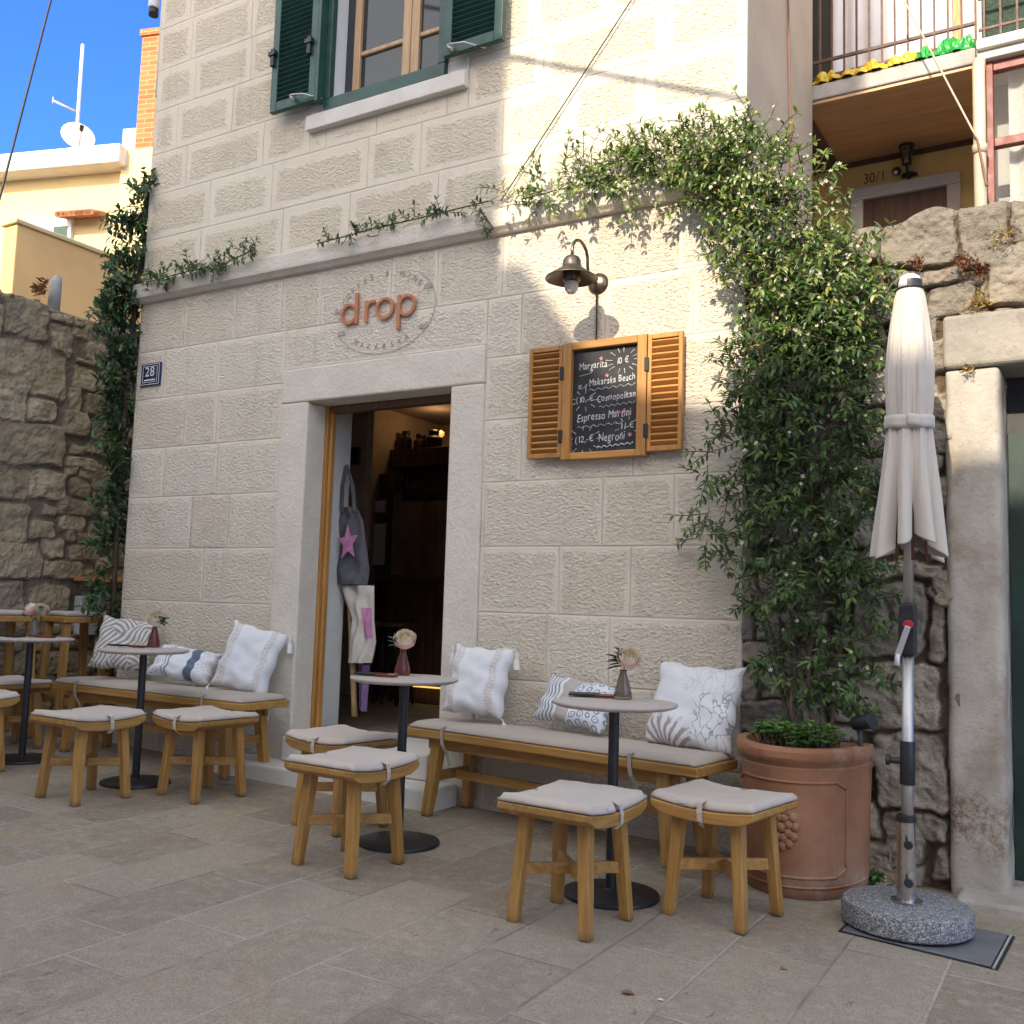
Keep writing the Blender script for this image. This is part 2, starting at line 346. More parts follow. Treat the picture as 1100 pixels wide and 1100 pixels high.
def blockmat(name,core1,core2,margin,joint,rough_amp,pit=.6,stain=(.40,.33,.22),kind='wall'):
    """stone laid in blocks: uv maps ea/eb hold the distance in metres to the four edges of the block, tint = random per block, mw = width of the dressed margin"""
    t=NT(name); ea=t.sep(t.uv('ea')); eb=t.sep(t.uv('eb')); c=t.co()
    d=t.math('MINIMUM',t.math('MINIMUM',ea[0],ea[1]),t.math('MINIMUM',eb[0],eb[1]))
    wob=t.math('SUBTRACT',t.noise(c,7,4,.6),.5); fine=t.math('SUBTRACT',t.noise(c,38,3,.6),.5)
    tint=t.sep(t.attr('tint')); mw=t.math('MULTIPLY',tint[2],.1)
    dj=t.math('ADD',d,t.math('MULTIPLY',fine,.008))
    dm=t.math('ADD',d,t.math('ADD',t.math('MULTIPLY',wob,.07),t.math('MULTIPLY',fine,.045)))
    core=t.mr(dm,t.math('SUBTRACT',mw,.006),t.math('ADD',mw,.03))
    big=t.noise(c,1.3,4,.6); mid=t.noise(c,11,5,.65)
    col=t.mix(t.mr(t.math('ADD',t.math('MULTIPLY',tint[0],  .40 if kind=='wall' else .5),t.math('MULTIPLY',mid,.75)),.3,.85),core1,core2)
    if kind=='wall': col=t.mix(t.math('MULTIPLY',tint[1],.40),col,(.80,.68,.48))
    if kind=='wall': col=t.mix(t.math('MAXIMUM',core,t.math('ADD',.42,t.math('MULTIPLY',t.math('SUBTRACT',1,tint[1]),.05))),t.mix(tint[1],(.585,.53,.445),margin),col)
    else: col=t.mix(t.math('MULTIPLY',t.math('SUBTRACT',1,core),.25),col,margin)
    stn=t.mr(t.noise(c,2.2 if kind=='wall' else 2.6,5,.62),.56,.74); col=t.mix(t.math('MULTIPLY',stn,.4),col,stain)
    if kind=='wall':
        mpx=t.new('ShaderNodeMapping'); t.l(c,mpx.inputs[0]); mpx.inputs['Rotation'].default_value=(0,R(35),0); mpx.inputs['Scale'].default_value=(1,1,1.9)
        p1=t.noise(mpx.outputs[0],34,5,.62,.25); p2=t.noise(c,75,3,.6); pits=t.mr(t.voro(c,62),.10,.30,0,1)
        h=t.math('ADD',t.math('MULTIPLY',p1,1.0),t.math('ADD',t.math('MULTIPLY',p2,.35),t.math('MULTIPLY',pits,.22)))
        hole=t.mr(p1,.30,.42,1,0); col=t.mix(t.math('MULTIPLY',t.math('MULTIPLY',hole,core),pit),col,tuple(x*.66 for x in core1))
        sp=t.mr(t.noise(c,95,2,.5),.29,.33,1,0); col=t.mix(t.math('MULTIPLY',t.math('MULTIPLY',sp,core),.35),col,(.16,.13,.10))
    else:
        p1=t.noise(c,60,4,.65); h=p1; sp=t.mr(t.noise(c,140,4,.7),.34,.50,1,0); col=t.mix(t.math('MULTIPLY',sp,pit),col,(.09,.08,.07))
        mpx=t.new('ShaderNodeMapping'); t.l(c,mpx.inputs[0]); mpx.inputs['Scale'].default_value=(9,3,1); cr=t.noise(mpx.outputs[0],3,3,.6); col=t.mix(t.math('MULTIPLY',t.mr(cr,.30,.34,1,0),.55),col,(.08,.07,.065))
        dirt=t.mr(t.noise(c,.8,4,.6),.35,.7); col=t.mix(t.math('MULTIPLY',dirt,.30),col,(.26,.23,.20))
    if kind=='wall':
        mps=t.new('ShaderNodeMapping'); t.l(c,mps.inputs[0]); mps.inputs['Scale'].default_value=(5,5,.35); strk=t.mr(t.noise(mps.outputs[0],1.5,5,.65),.52,.75); col=t.mix(t.math('MULTIPLY',strk,.22),col,(.36,.31,.25))
    else:
        gr_=t.noise(c,230,3,.7); col=t.mix(t.mr(gr_,.35,.65,.0,.55),tuple(x*.62 for x in core1),col) if False else t.mix(t.math('MULTIPLY',t.mr(gr_,.42,.56,1,0),.55),col,tuple(x*.55 for x in core1)); md_=t.noise(c,22,5,.7); col=t.mix(t.math('MULTIPLY',t.mr(md_,.5,.68),.35),col,(.46,.40,.31))
        bl_=t.mr(t.noise(c,1.9,8,.75),.46,.70); col=t.mix(t.math('MULTIPLY',bl_,.35),col,(.20,.175,.15))
    jm=t.mr(dj,.002,.0065,1,0)
    jcol=t.mix(t.mr(t.noise(c,1.7,3),.42,.6),joint[0],joint[1])
    jn=t.math('MULTIPLY',jm,t.mr(t.noise(c,3,3),.3,.55,.35,1))
    col=t.mix(jn,col,jcol)
    t.set('Base Color',col); t.set('Roughness',.88); t.b.inputs['Specular IOR Level'].default_value=.25
    hh=t.math('MULTIPLY',t.math('SUBTRACT',h,.78),t.math('ADD',t.math('MULTIPLY',core,.9),.14)) if kind=='wall' else t.math('MULTIPLY',h,.5)
    b=t.bump(hh,1.0,rough_amp)
    lift=t.math('ADD',t.math('MULTIPLY',core,.0012 if kind=='wall' else 0.),t.mr(dj,0,.009,-.004,0))
    b=t.bump(lift,.8,1.0,b)
    t.set('Normal',b); return t.m
M['ashlar']=blockmat('limestone ashlar',(.765,.675,.54),(.835,.76,.635),(.64,.58,.485),((.61,.53,.42),(.50,.43,.34)),.027,.28,(.58,.48,.33))
M['paving']=blockmat('limestone paving',(.29,.23,.165),(.435,.36,.265),(.37,.325,.265),((.44,.385,.31),(.22,.18,.135)),.010,.5,(.47,.29,.13),'floor')
def smooth_stone(name,c1,c2,bump=.5,dark=.5,dirt=None):
    t=NT(name); c=t.co(); n=t.noise(c,4,5,.6); f=t.noise(c,45,4,.65)
    col=t.mix(t.mr(n,.3,.7),c1,c2); pit=t.mr(t.noise(c,70,3,.6),.30,.38,1,0); col=t.mix(t.math('MULTIPLY',pit,dark),col,tuple(x*.45 for x in c1))
    if dirt:
        col=t.mix(t.math('MULTIPLY',t.mr(t.noise(c,2.4,5,.65),.5,.68),.7),col,dirt)
    t.set('Base Color',col); t.set('Roughness',.85); t.b.inputs['Specular IOR Level'].default_value=.25; t.set('Normal',t.bump(t.math('ADD',f,t.math('MULTIPLY',n,.6)),bump,.008)); return t.m
M['smooth']=smooth_stone('dressed limestone',(.62,.56,.475),(.69,.64,.555),.9,.45)
M['sill']=smooth_stone('pale sill stone',(.62,.585,.53),(.69,.66,.61),.2,.15)
M['pillar']=smooth_stone('weathered gate pillar',(.33,.30,.26),(.46,.43,.38),.6,.4,(.25,.19,.13))
def foot_stain(mt):
    nt_=mt.node_tree; b=[n for n in nt_.nodes if n.type=='BSDF_PRINCIPLED'][0]; src=b.inputs['Base Color'].links[0].from_socket
    t=NT.__new__(NT); t.m=mt; t.t=nt_; t.n=nt_.nodes; t.b=b
    c=t.co(); z=t.sep(c)[2]; nn=t.noise(c,7,6,.7); f=t.math('MULTIPLY',t.mr(z,.10,.22,0,1),t.mr(z,.34,.50,1,0)); f=t.math('MULTIPLY',f,t.mr(nn,.38,.60))
    sp=t.noise(c,60,3,.6); f=t.math('MULTIPLY',f,t.mr(sp,.35,.6,.35,1)); col=t.mix(t.math('MULTIPLY',f,.85),src,(.13,.075,.035)); nt_.links.new(col,b.inputs['Base Color'])
foot_stain(M['pillar'])
M['lintel']=smooth_stone('weathered grey lintel',(.24,.225,.20),(.35,.32,.28),.6,.4,(.17,.15,.13))
t=NT('rubble masonry'); c=t.co(); a=t.sep(t.attr('tint')); n=t.noise(c,8,6,.65); f=t.noise(c,55,4,.6)
def rubblemat(name,cols,mortar):
    t=NT(name); c=t.co(); a=t.sep(t.attr('tint')); n=t.noise(c,9,6,.65); f=t.noise(c,60,4,.65)
    col=t.ramp(a[0],[(0,cols[0]),(.5,cols[1]),(1,cols[2])]); col=t.mix(t.mr(n,.35,.7,0,.6),col,tuple(x*.55 for x in cols[0]))
    col=t.mix(t.mr(t.noise(c,3,5,.6),.52,.7,0,.5),col,cols[3]); col=t.mix(t.math('MULTIPLY',t.mr(f,.30,.42,1,0),.5),col,(.07,.06,.05))
    col=t.mix(a[1],col,mortar)
    t.set('Base Color',col); t.set('Roughness',.92); t.b.inputs['Specular IOR Level'].default_value=.2; t.set('Normal',t.bump(t.math('ADD',n,t.math('MULTIPLY',f,.8)),1.0,.016)); return t.m
M['rubble']=rubblemat('grey rubble stone',[(.23,.205,.17),(.31,.275,.225),(.40,.35,.28),(.33,.255,.16)],(.12,.09,.062))
M['rubble_left']=rubblemat('brown rubble stone',[(.36,.28,.18),(.48,.38,.25),(.58,.46,.31),(.24,.20,.155)],(.19,.15,.11))
# brick
t=NT('orange chimney brick'); b=t.new('ShaderNodeTexBrick'); mp=t.new('ShaderNodeMapping'); t.l(t.co(),mp.inputs[0]); mp.inputs['Rotation'].default_value=(R(90),0,0)
t.l(mp.outputs[0],b.inputs[0]); b.inputs['Scale'].default_value=1; b.inputs['Brick Width'].default_value=.25; b.inputs['Row Height'].default_value=.075; b.inputs['Mortar Size'].default_value=.006
b.inputs[1].default_value=(.42,.105,.035,1); b.inputs[2].default_value=(.50,.16,.06,1); b.inputs[3].default_value=(.45,.27,.17,1); t.set('Base Color',b.outputs[0]); t.set('Roughness',.9); M['brick']=t.m
# granite
t=NT('speckled granite'); c=t.co(); v=t.voro(c,240,out='Color'); s_=t.sep(v); col=t.ramp(s_[0],[(0,(.06,.06,.065)),(.45,(.17,.17,.175)),(.75,(.25,.25,.255)),(1,(.50,.50,.50))]); t.set('Base Color',col); t.set('Roughness',.75); t.set('Normal',t.bump(s_[0],.25,.002)); M['granite']=t.m
# terracotta
t=NT('terracotta'); c=t.co(); n=t.noise(c,3,5,.6); mp=t.new('ShaderNodeMapping'); t.l(c,mp.inputs[0]); mp.inputs['Scale'].default_value=(14,14,2); st=t.noise(mp.outputs[0],1.5,4,.6)
col=t.mix(t.mr(n,.3,.7),(.245,.103,.05),(.335,.158,.08)); col=t.mix(t.mr(st,.55,.8,0,.5),col,(.20,.08,.05)); col=t.mix(t.mr(t.noise(c,5,4),.6,.75,0,.35),col,(.52,.36,.26)); zz=t.sep(c)[2]; blm=t.math('MULTIPLY',t.mr(t.noise(c,4,6,.7),.48,.66),t.math('MAXIMUM',t.mr(zz,.02,.16,1,.15),t.mr(zz,.46,.58,.1,.8))); col=t.mix(t.math('MULTIPLY',blm,.55),col,(.46,.38,.30)); col=t.mix(t.math('MULTIPLY',t.mr(zz,.0,.05,1,0),.5),col,(.13,.085,.06))
t.set('Base Color',col); t.set('Roughness',.85); t.set('Normal',t.bump(t.noise(c,120,3),.2,.002)); M['terracotta']=t.m
# blackboard
t=NT('blackboard'); c=t.co(); n=t.noise(c,5,5,.7); t.set('Base Color',t.mix(t.mr(n,.4,.75),(.012,.013,.016),(.035,.036,.04))); t.set('Roughness',.6); M['board']=t.m
# leaves
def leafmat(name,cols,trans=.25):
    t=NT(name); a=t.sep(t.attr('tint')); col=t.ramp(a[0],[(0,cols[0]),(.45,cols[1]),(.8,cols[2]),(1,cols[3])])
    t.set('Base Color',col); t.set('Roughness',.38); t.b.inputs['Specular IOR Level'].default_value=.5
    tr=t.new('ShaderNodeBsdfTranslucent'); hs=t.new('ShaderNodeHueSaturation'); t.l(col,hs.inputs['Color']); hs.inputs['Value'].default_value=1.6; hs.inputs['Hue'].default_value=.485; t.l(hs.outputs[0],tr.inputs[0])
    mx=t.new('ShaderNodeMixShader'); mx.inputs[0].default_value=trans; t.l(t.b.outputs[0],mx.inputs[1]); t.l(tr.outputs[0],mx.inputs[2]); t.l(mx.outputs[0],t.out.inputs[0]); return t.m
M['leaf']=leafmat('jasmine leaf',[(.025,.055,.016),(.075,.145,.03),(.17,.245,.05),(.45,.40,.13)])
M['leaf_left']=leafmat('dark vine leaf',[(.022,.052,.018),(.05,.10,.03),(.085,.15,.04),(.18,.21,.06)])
M['leaf_pot']=leafmat('succulent leaf',[(.06,.15,.035),(.10,.22,.05),(.16,.30,.07),(.28,.36,.10)],.3)
M['leaf_rose']=leafmat('rose leaf',[(.02,.05,.025),(.035,.075,.035),(.05,.09,.045),(.12,.06,.04)],.15); M['leaf_sage']=leafmat('pale rose leaf',[(.07,.14,.11),(.10,.18,.14),(.14,.21,.16),(.2,.26,.2)],.15)
M['flower']=surf('white jasmine flower',(.72,.68,.50),.7,.1,40,col2=(.80,.76,.60)); M['stem']=surf('woody stem',(.07,.045,.028),.85,.3,20,.4,60,.004)

# ------------------------------------------------------------------ block walls (ashlar front, paving)
def block_sheet(name,blocks,mat,parent,origin,ux,uy,seed=1,kind=None):
    """blocks: (u0,u1,v0,v1,margin,tone)"""
    rng=random.Random(seed); vs=[];fs=[];ea=[];eb=[];tn=[]
    o,ux,uy=Vector(origin),Vector(ux),Vector(uy)
    for (u0,u1,v0,v1,mw,tone) in blocks:
        b=len(vs); w,h=u1-u0,v1-v0
        for u,v in ((u0,v0),(u1,v0),(u1,v1),(u0,v1)): vs.append(o+ux*u+uy*v)
        fs.append((b,b+1,b+2,b+3)); ea+=[(0,0),(w,0),(w,h),(0,h)]; eb+=[(w,h),(0,h),(0,0),(w,0)]
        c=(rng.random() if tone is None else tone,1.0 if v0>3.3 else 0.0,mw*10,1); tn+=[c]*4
    me=bpy.data.meshes.new(name); me.from_pydata([tuple(v) for v in vs],[],fs); me.materials.append(mat)
    for nm,dt in (('ea',ea),('eb',eb)):
        l=me.uv_layers.new(name=nm)
        for i,x in enumerate(dt): l.data[i].uv=x
    ca=me.color_attributes.new('tint','FLOAT_COLOR','CORNER')
    for i,x in enumerate(tn): ca.data[i].color=x
    ob=bpy.data.objects.new(name,me); COL.objects.link(ob)
    if parent: ob.parent=parent
    return ob
def cut(rect,hole,eps=.02):
    x0,x1,z0,z1=rect; a,b,c,d=hole
    if b<=x0 or a>=x1 or d<=z0 or c>=z1: return [rect]
    out=[]
    if a-x0>eps: out.append((x0,a,z0,z1))
    if x1-b>eps: out.append((b,x1,z0,z1))
    m0,m1=max(x0,a),min(x1,b)
    if c-z0>eps: out.append((m0,m1,z0,c))
    if z1-d>eps: out.append((m0,m1,d,z1))
    return out

# ================================================================== SETTING: ground
XR,XL=-1.437,-5.90           # the two corners of the stone house
rng=random.Random(3); bl=[]
cross={}
for (x,y) in ((-2.82,-2.38),(-3.12,-2.15),(-2.46,-2.6),(-2.46,-2.17),(-3.82,-1.36),(-4.13,-1.02),(-3.24,-1.36),(-2.26,-1.89),(-1.86,-2.18),(-1.28,-1.44),(-1.55,-1.75),(-.85,-1.2),(-.6,-1.0)):
    cross.setdefault(int(math.floor((x+.44)/.3235)),[]).append(y)
for k in range(-40,16):
    x0=-.44+.3235*k; x1=x0+.3235; ys=sorted(cross.get(k,[]))
    if ys: 
        y=ys[0]
        while y>-9: y-=rng.uniform(.45,.72); ys.insert(0,y)
        y=ys[-1]
        while y<4: y+=rng.uniform(.45,.72); ys.append(y)
    else:
        ys=[-9.2+rng.uniform(0,.5)]
        while ys[-1]<4: ys.append(ys[-1]+rng.uniform(.42,.75))
    for a,b in zip(ys,ys[1:]): bl.append((x0,x1,a,b,.012,None))
ground=block_sheet('ground',bl,M['paving'],None,(0,0,0),(1,0,0),(0,1,0),5)
for v in ground.data.vertices: v.co.z=gz(v.co.x)
bm=bmesh.new(); bm.from_mesh(ground.data)
big=[bm.verts.new((x,y,gz(max(-14,min(6,x)))-.03)) for x,y in ((-14,-60),(6,-60),(6,60),(-14,60))]; bm.faces.new(big)
for xs in ((-60,-14),(6,60)):
    bm.faces.new([bm.verts.new((x,y,gz(max(-14,min(6,x)))-.03)) for x,y in ((xs[0],-60),(xs[1],-60),(xs[1],60),(xs[0],60))])
bm.to_mesh(ground.data); bm.free(); ground['kind']='structure'

# ================================================================== STONE HOUSE
house=thing('stone_house','pale limestone cafe house with green shutters and an open doorway','house',(0,0,0))
DOOR=(-4.234,-3.15,-.2,2.366); SUR=(-4.462,-2.925,-.2,2.587); WIN=(-4.21,-3.262,4.25,5.95); SILL=(-4.347,-3.112,4.152,4.345)
low=[0-.15,.38,.73,1.085,1.443,1.80,2.148,2.505,2.85,3.215]; up=[3.34,3.685,4.02,4.335,4.67,4.985,5.31,5.65,6.0,6.35,6.7]
def fx(px,z):
    # facade x whose image column is px, at height z
    lo,hi=-7.,0.
    for _ in range(40):
        m=(lo+hi)/2; v=Vector((m,0,z))-CAM
        if 550+FPX*v.dot(CR)/v.dot(CF)<px: lo=m
        else: hi=m
    return lo
jts={3:[587,654],4:[218,600,677],5:[205,245,520,647,724],6:[176,233,560,680],7:[198,233,256,575,700],8:[176,233,253,560,650,745],9:[198,253,303,345,420,470,540,635,729],2:[600,700],
     11:[215,258,303,375,470,580,700],12:[225,262,292,312,395,452,540,612,692,760],13:[200,240,283,325,405,584,640,715],14:[190,250,572,655,740],15:[210,240,270,600,680,760]}
bl=[]; rng=random.Random(11); idx=0
for zs,marg in ((low,.016),(up,.042)):
    for z0,z1 in zip(zs,zs[1:]):
        idx+=1; zm=(z0+z1)/2
        js=[fx(p,zm) for p in jts.get(idx,[])]
        if not js:
            x=XL+rng.uniform(.3,.7)
            while x<XR-.2: js.append(x); x+=rng.uniform(.4,.8)
        mn=.40 if zs is up else .27; jk=[]
        for j in sorted(js):
            if (not jk or j-jk[-1]>mn): jk.append(j)
        js=jk
        xs=[XL]+[j for j in js if XL+.08<j<XR-.08]+[XR]
        for a,b in zip(xs,xs[1:]):
            rs=[(a,b,z0,z1)]
            for hole in (SUR,WIN,SILL): rs=[q for r in rs for q in cut(r,hole)]
            tone=rng.random()**1.0; mw=marg*rng.uniform(.6,1.35)
            if zs is low and rng.random()<.10: mw=.0
            for r in rs: bl.append((*r,mw,tone))
    idx=10 if zs is low else idx
front=block_sheet('facade_wall',bl,M['ashlar'],house,(0,0,0),(1,0,0),(0,0,1),2)
# side and rear walls, floor slab of upper storey
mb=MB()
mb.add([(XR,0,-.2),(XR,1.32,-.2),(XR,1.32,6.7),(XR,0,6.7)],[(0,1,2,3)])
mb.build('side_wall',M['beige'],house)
bl=[]
for zs in (low,up):
    for z0,z1 in zip(zs,zs[1:]):
        y=0
        while y<8: y2=min(8,y+rng.uniform(.4,.8)); bl.append((-y2,-y,z0,z1,.03,None)); y=y2
bl.append((-8,0,3.215,3.34,.0,None))
block_sheet('side_wall',bl,M['ashlar'],house,(XL,0,0),(0,-1,0),(0,0,1),4)
XB=-2.1
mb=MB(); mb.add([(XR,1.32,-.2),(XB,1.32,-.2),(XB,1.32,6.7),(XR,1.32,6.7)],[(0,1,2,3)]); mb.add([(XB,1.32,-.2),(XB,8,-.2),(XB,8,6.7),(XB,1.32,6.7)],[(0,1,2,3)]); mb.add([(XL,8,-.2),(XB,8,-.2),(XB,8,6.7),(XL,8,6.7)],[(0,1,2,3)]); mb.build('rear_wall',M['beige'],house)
mb=MB(); mb.xbox(XL-.2,XR+.15,-.25,1.4,6.7,6.85); mb.xbox(XL-.2,XB+.1,1.4,8.2,6.7,6.85); mb.build('roof',M['tile'],house)
# cornice (string course): stone band with a rounded lower lip
mb=MB(); prof=[(0,3.212),(-.030,3.216),(-.042,3.228),(-.062,3.243),(-.064,3.262),(-.062,3.345),(-.055,3.35),(0,3.356)]
n=len(prof); vs=[]
for x in (XL-.035,XR+.02): vs+=[(x,y if i not in (0,7) else .001,z) for i,(y,z) in enumerate(prof)]
mb.add(vs,[(i,i+1,n+i+1,n+i) for i in range(n-1)]+[tuple(range(n)),tuple(range(2*n-1,n-1,-1))])
mb.xbox(XL-.035,XL,0.001,7.9,3.225,3.35)
mb.build('cornice',M['smooth'],house,.004)
# door surround
ds=bpy.data.objects.new('door_surround',None); COL.objects.link(ds); ds.parent=house
def stone_box(name,mat,parent,x0,x1,y0,y1,z0,z1,bev=.012,seed=0,amp=.003,n=.07):
    bm=bmesh.new(); g=[max(2,int((b-a)/n)) for a,b in ((x0,x1),(y0,y1),(z0,z1))]
    mbx=MB(); mbx.xbox(x0,x1,y0,y1,z0,z1)
    o=mbx.build(name,mat,parent,bev,2); return o
stone_box('lintel',M['smooth'],ds,SUR[0],SUR[1],-.016,.30,2.366,2.587)
stone_box('jamb',M['smooth'],ds,SUR[0],DOOR[0],-.014,.27,-.15,2.366); stone_box('jamb',M['smooth'],ds,DOOR[1],SUR[1],-.014,.27,-.15,2.366)
mb=MB(); mb.xbox(-4.62,-3.0,-.27,-.016,-.1,.155); mb.build('doorstep',M['sill'],house,.018,3)
mb=MB(); mb.xbox(DOOR[0]+.003,DOOR[1]-.003,-.10,.42,.157,.30); mb.build('threshold',M['sill'],house,.012)
# wooden door frame and white open door leaf
df=bpy.data.objects.new('door_frame',None); COL.objects.link(df); df.parent=house
mb=MB(); mb.xbox(DOOR[0]+.002,DOOR[0]+.024,.15,.176,.30,2.364); mb.build('frame_post',M['shutwood_z'],df,.006)
mb=MB(); mb.xbox(DOOR[0]+.002,DOOR[0]+.039,.179,.218,.30,2.364); mb.build('frame_post',M['shutwood_z'],df,.008)
mb=MB(); mb.xbox(DOOR[1]-.045,DOOR[1]-.002,.125,.235,.30,2.364); mb.build('frame_post',M['shutwood_z'],df,.006)
mb=MB(); mb.xbox(DOOR[0]+.041,DOOR[1]-.048,.155,.225,2.32,2.364); mb.build('frame_head',M['darkwood'],df,.006)
# room inside
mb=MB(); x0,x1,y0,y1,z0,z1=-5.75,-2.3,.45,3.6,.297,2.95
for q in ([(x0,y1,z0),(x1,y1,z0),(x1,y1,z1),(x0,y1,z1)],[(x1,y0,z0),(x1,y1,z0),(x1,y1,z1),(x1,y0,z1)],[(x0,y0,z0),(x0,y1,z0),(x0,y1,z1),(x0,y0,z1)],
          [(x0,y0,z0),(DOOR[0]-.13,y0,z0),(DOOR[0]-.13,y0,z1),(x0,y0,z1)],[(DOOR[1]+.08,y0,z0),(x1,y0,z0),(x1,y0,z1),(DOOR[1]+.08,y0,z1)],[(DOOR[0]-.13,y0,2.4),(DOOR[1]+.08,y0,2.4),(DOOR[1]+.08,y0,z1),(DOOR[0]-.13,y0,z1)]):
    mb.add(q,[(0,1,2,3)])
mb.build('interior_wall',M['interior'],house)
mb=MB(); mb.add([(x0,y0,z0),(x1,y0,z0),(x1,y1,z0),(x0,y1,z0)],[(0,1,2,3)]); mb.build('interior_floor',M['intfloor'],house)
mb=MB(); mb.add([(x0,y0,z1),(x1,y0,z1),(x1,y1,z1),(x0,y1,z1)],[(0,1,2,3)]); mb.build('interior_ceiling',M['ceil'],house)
mb=MB(); mb.xbox(DOOR[0]-.13,DOOR[0]-.066,.275,.50,.31,2.39); mb.build('inner_reveal',M['white'],house,.005)
# window
win=bpy.data.objects.new('window',None); COL.objects.link(win); win.parent=house
mb=MB(); mb.xbox(SILL[0],SILL[1],-.05,.12,SILL[2],4.252); mb.xbox(SILL[0],WIN[0],-.012,.12,4.252,4.345); mb.xbox(WIN[1],SILL[1],-.012,.12,4.252,4.345); mb.build('sill',M['sill'],win,.006)
mb=MB(); 
mb.xbox(WIN[0],WIN[1],-.045,.0,4.253,4.335); mb.xbox(WIN[0],WIN[0]+.05,-.045,.0,4.336,5.95); mb.xbox(WIN[1]-.05,WIN[1],-.045,.0,4.336,5.95); mb.build('outer_frame',M['green'],win,.004)
mb=MB(); mb.xbox(WIN[0]+.001,WIN[0]+.03,.001,.16,4.336,5.95); mb.xbox(WIN[1]-.03,WIN[1]-.001,.001,.16,4.336,5.95); mb.xbox(WIN[0]+.031,WIN[1]-.031,.001,.16,4.325,4.335); mb.build('reveal',M['white'],win)
mb=MB(); yv=(.10,.15); xs=[(-4.10,-4.045),(-3.70,-3.635),(-3.632,-3.57),(-3.34,-3.29)]
for a,b in xs: mb.xbox(a,b,*yv,4.337,5.95)
for a,b in ((-4.044,-3.701),(-3.569,-3.341)): mb.xbox(a,b,*yv,4.337,4.395); mb.xbox(a,b,.105,.145,4.66,4.69); mb.xbox(a,b,.105,.145,5.1,5.13)
mb.build('casement_frame',M['casement'],win,.006)
mb=MB(); mb.xbox(-4.18,-3.27,.123,.127,4.34,5.95); mb.build('pane',M['pane'],win)
# louvred shutters (folded back against the wall)
def louvre(name,x0,x1,z0,z1,y,parent,mats,nsl,st=.055,dep=.035,latch=True,hinge_side=1):
    sh=bpy.data.objects.new(name,None); COL.objects.link(sh); sh.parent=parent
    a=MB(); a.xbox(x0,x0+st,y,y+dep,z0,z1); a.xbox(x1-st,x1,y,y+dep,z0,z1); a.xbox(x0+st+.0005,x1-st-.0005,y,y+dep,z0,z0+st*1.2); a.xbox(x0+st+.0005,x1-st-.0005,y,y+dep,z1-st*1.2,z1); a.build('frame',mats[0],sh,.004)
    b=MB(); H=z1-z0-2.4*st
    for i in range(nsl):
        zc=z0+1.2*st+H*(i+.5)/nsl; hh=H/nsl*.62
        b.bar((x0+st,y+dep*.5,zc),(x1-st,y+dep*.5,zc),dep*.9,.009,up=(0,.62,.78))
    b.add([(x0+st,y+dep*.9,z0+st),(x1-st,y+dep*.9,z0+st),(x1-st,y+dep*.9,z1-st),(x0+st,y+dep*.9,z1-st)],[(0,1,2,3)])
    b.build('slats',mats[1],sh)
    return sh
shL=louvre('shutter',-4.625,-4.235,4.315,6.0,-.10,house,(M['green'],M['green']),46)
shR=louvre('shutter',-3.235,-2.83,4.33,6.0,-.10,house,(M['green'],M['green']),46)
mb=MB(); mb.xbox(-4.232,-4.205,-.105,-.046,4.3,6.0); mb.build('folded_leaf',M['green'],shL,.004)
for x,s in ((-4.42,shL),(-3.18,shR)):
    mb=MB(); mb.tube([(x,-.115,4.38),(x+.03,-.15,4.36),(x+.12,-.14,4.35),(x+.22,-.06,4.33)],.006,6); mb.tube([(x-.02,-.10,4.39),(x+.03,-.13,4.34)],.012,6); mb.build('latch',M['metal'],s)
for x in (-4.61,-4.29):
    mb=MB(); mb.bar((x,-.112,4.63),(x,-.112,4.75),.03,.02); mb.xbox(x-.03,x+.03,-.13,-.10,4.70,4.73); mb.build('hinge',M['iron'],shL,.003)

# house number sign
sg=thing('number_sign','navy enamel plate reading 28 with two white borders','number plate',(0,0,0))
x0,x1,z0,z1=-5.845,-5.635,2.60,2.765
mb=MB(); mb.xbox(x0,x1,-.016,-.002,z0,z1); mb.build('plate',M['navy'],sg,.004)
mb=MB(); y=-.018
def frame_rect(mb,x0,x1,z0,z1,w,y): 
    mb.xbox(x0,x1,y,y+.0015,z0,z0+w); mb.xbox(x0,x1,y,y+.0015,z1-w,z1); mb.xbox(x0,x0+w,y,y+.0015,z0+w,z1-w); mb.xbox(x1-w,x1,y,y+.0015,z0+w,z1-w)
frame_rect(mb,x0+.008,x1-.008,z0+.008,z1-.008,.004,y); frame_rect(mb,x0+.030,x1-.030,z0+.024,z1-.024,.003,y)
mb.text('28',.098,((x0+x1)/2,-.0185,z0+.068),(1,0,0),(0,0,1),align='C')
mb.xbox(x0+.05,x1-.05,-.018,-.0165,z0+.036,z0+.046); mb.build('lettering',M['signwhite'],sg)

# logo sign on the wall: raised letters
lg=thing('logo_lettering','rust orange letters drop in a fine oval above the cafe doorway','sign',(0,0,0))
cx,cz=-3.672,2.885; rx,rz=.385,.270
mb=MB()
def ring(mb,cx,cz,r,w,y0,y1,a0=0,a1=2*PI,n=36,sx=1,sz=1):
    vs=[];fs=[]
    for i in range(n+1):
        a=a0+(a1-a0)*i/n; ca,sa=math.cos(a)*sx,math.sin(a)*sz
        for rr in (r-w/2,r+w/2):
            for yy in (y0,y1): vs.append((cx+rr*ca,yy,cz+rr*sa))
    for i in range(n):
        b=i*4; fs+=[(b,b+2,b+6,b+4),(b+1,b+5,b+7,b+3),(b,b+4,b+5,b+1),(b+2,b+3,b+7,b+6)]
    fs+=[(0,1,3,2),(4*n,4*n+2,4*n+3,4*n+1)]; return mb.add(vs,fs)
y0,y1=-.022,-.006; r=.058; w=.019; zb=cz-.055
def rb(x): return x-.010
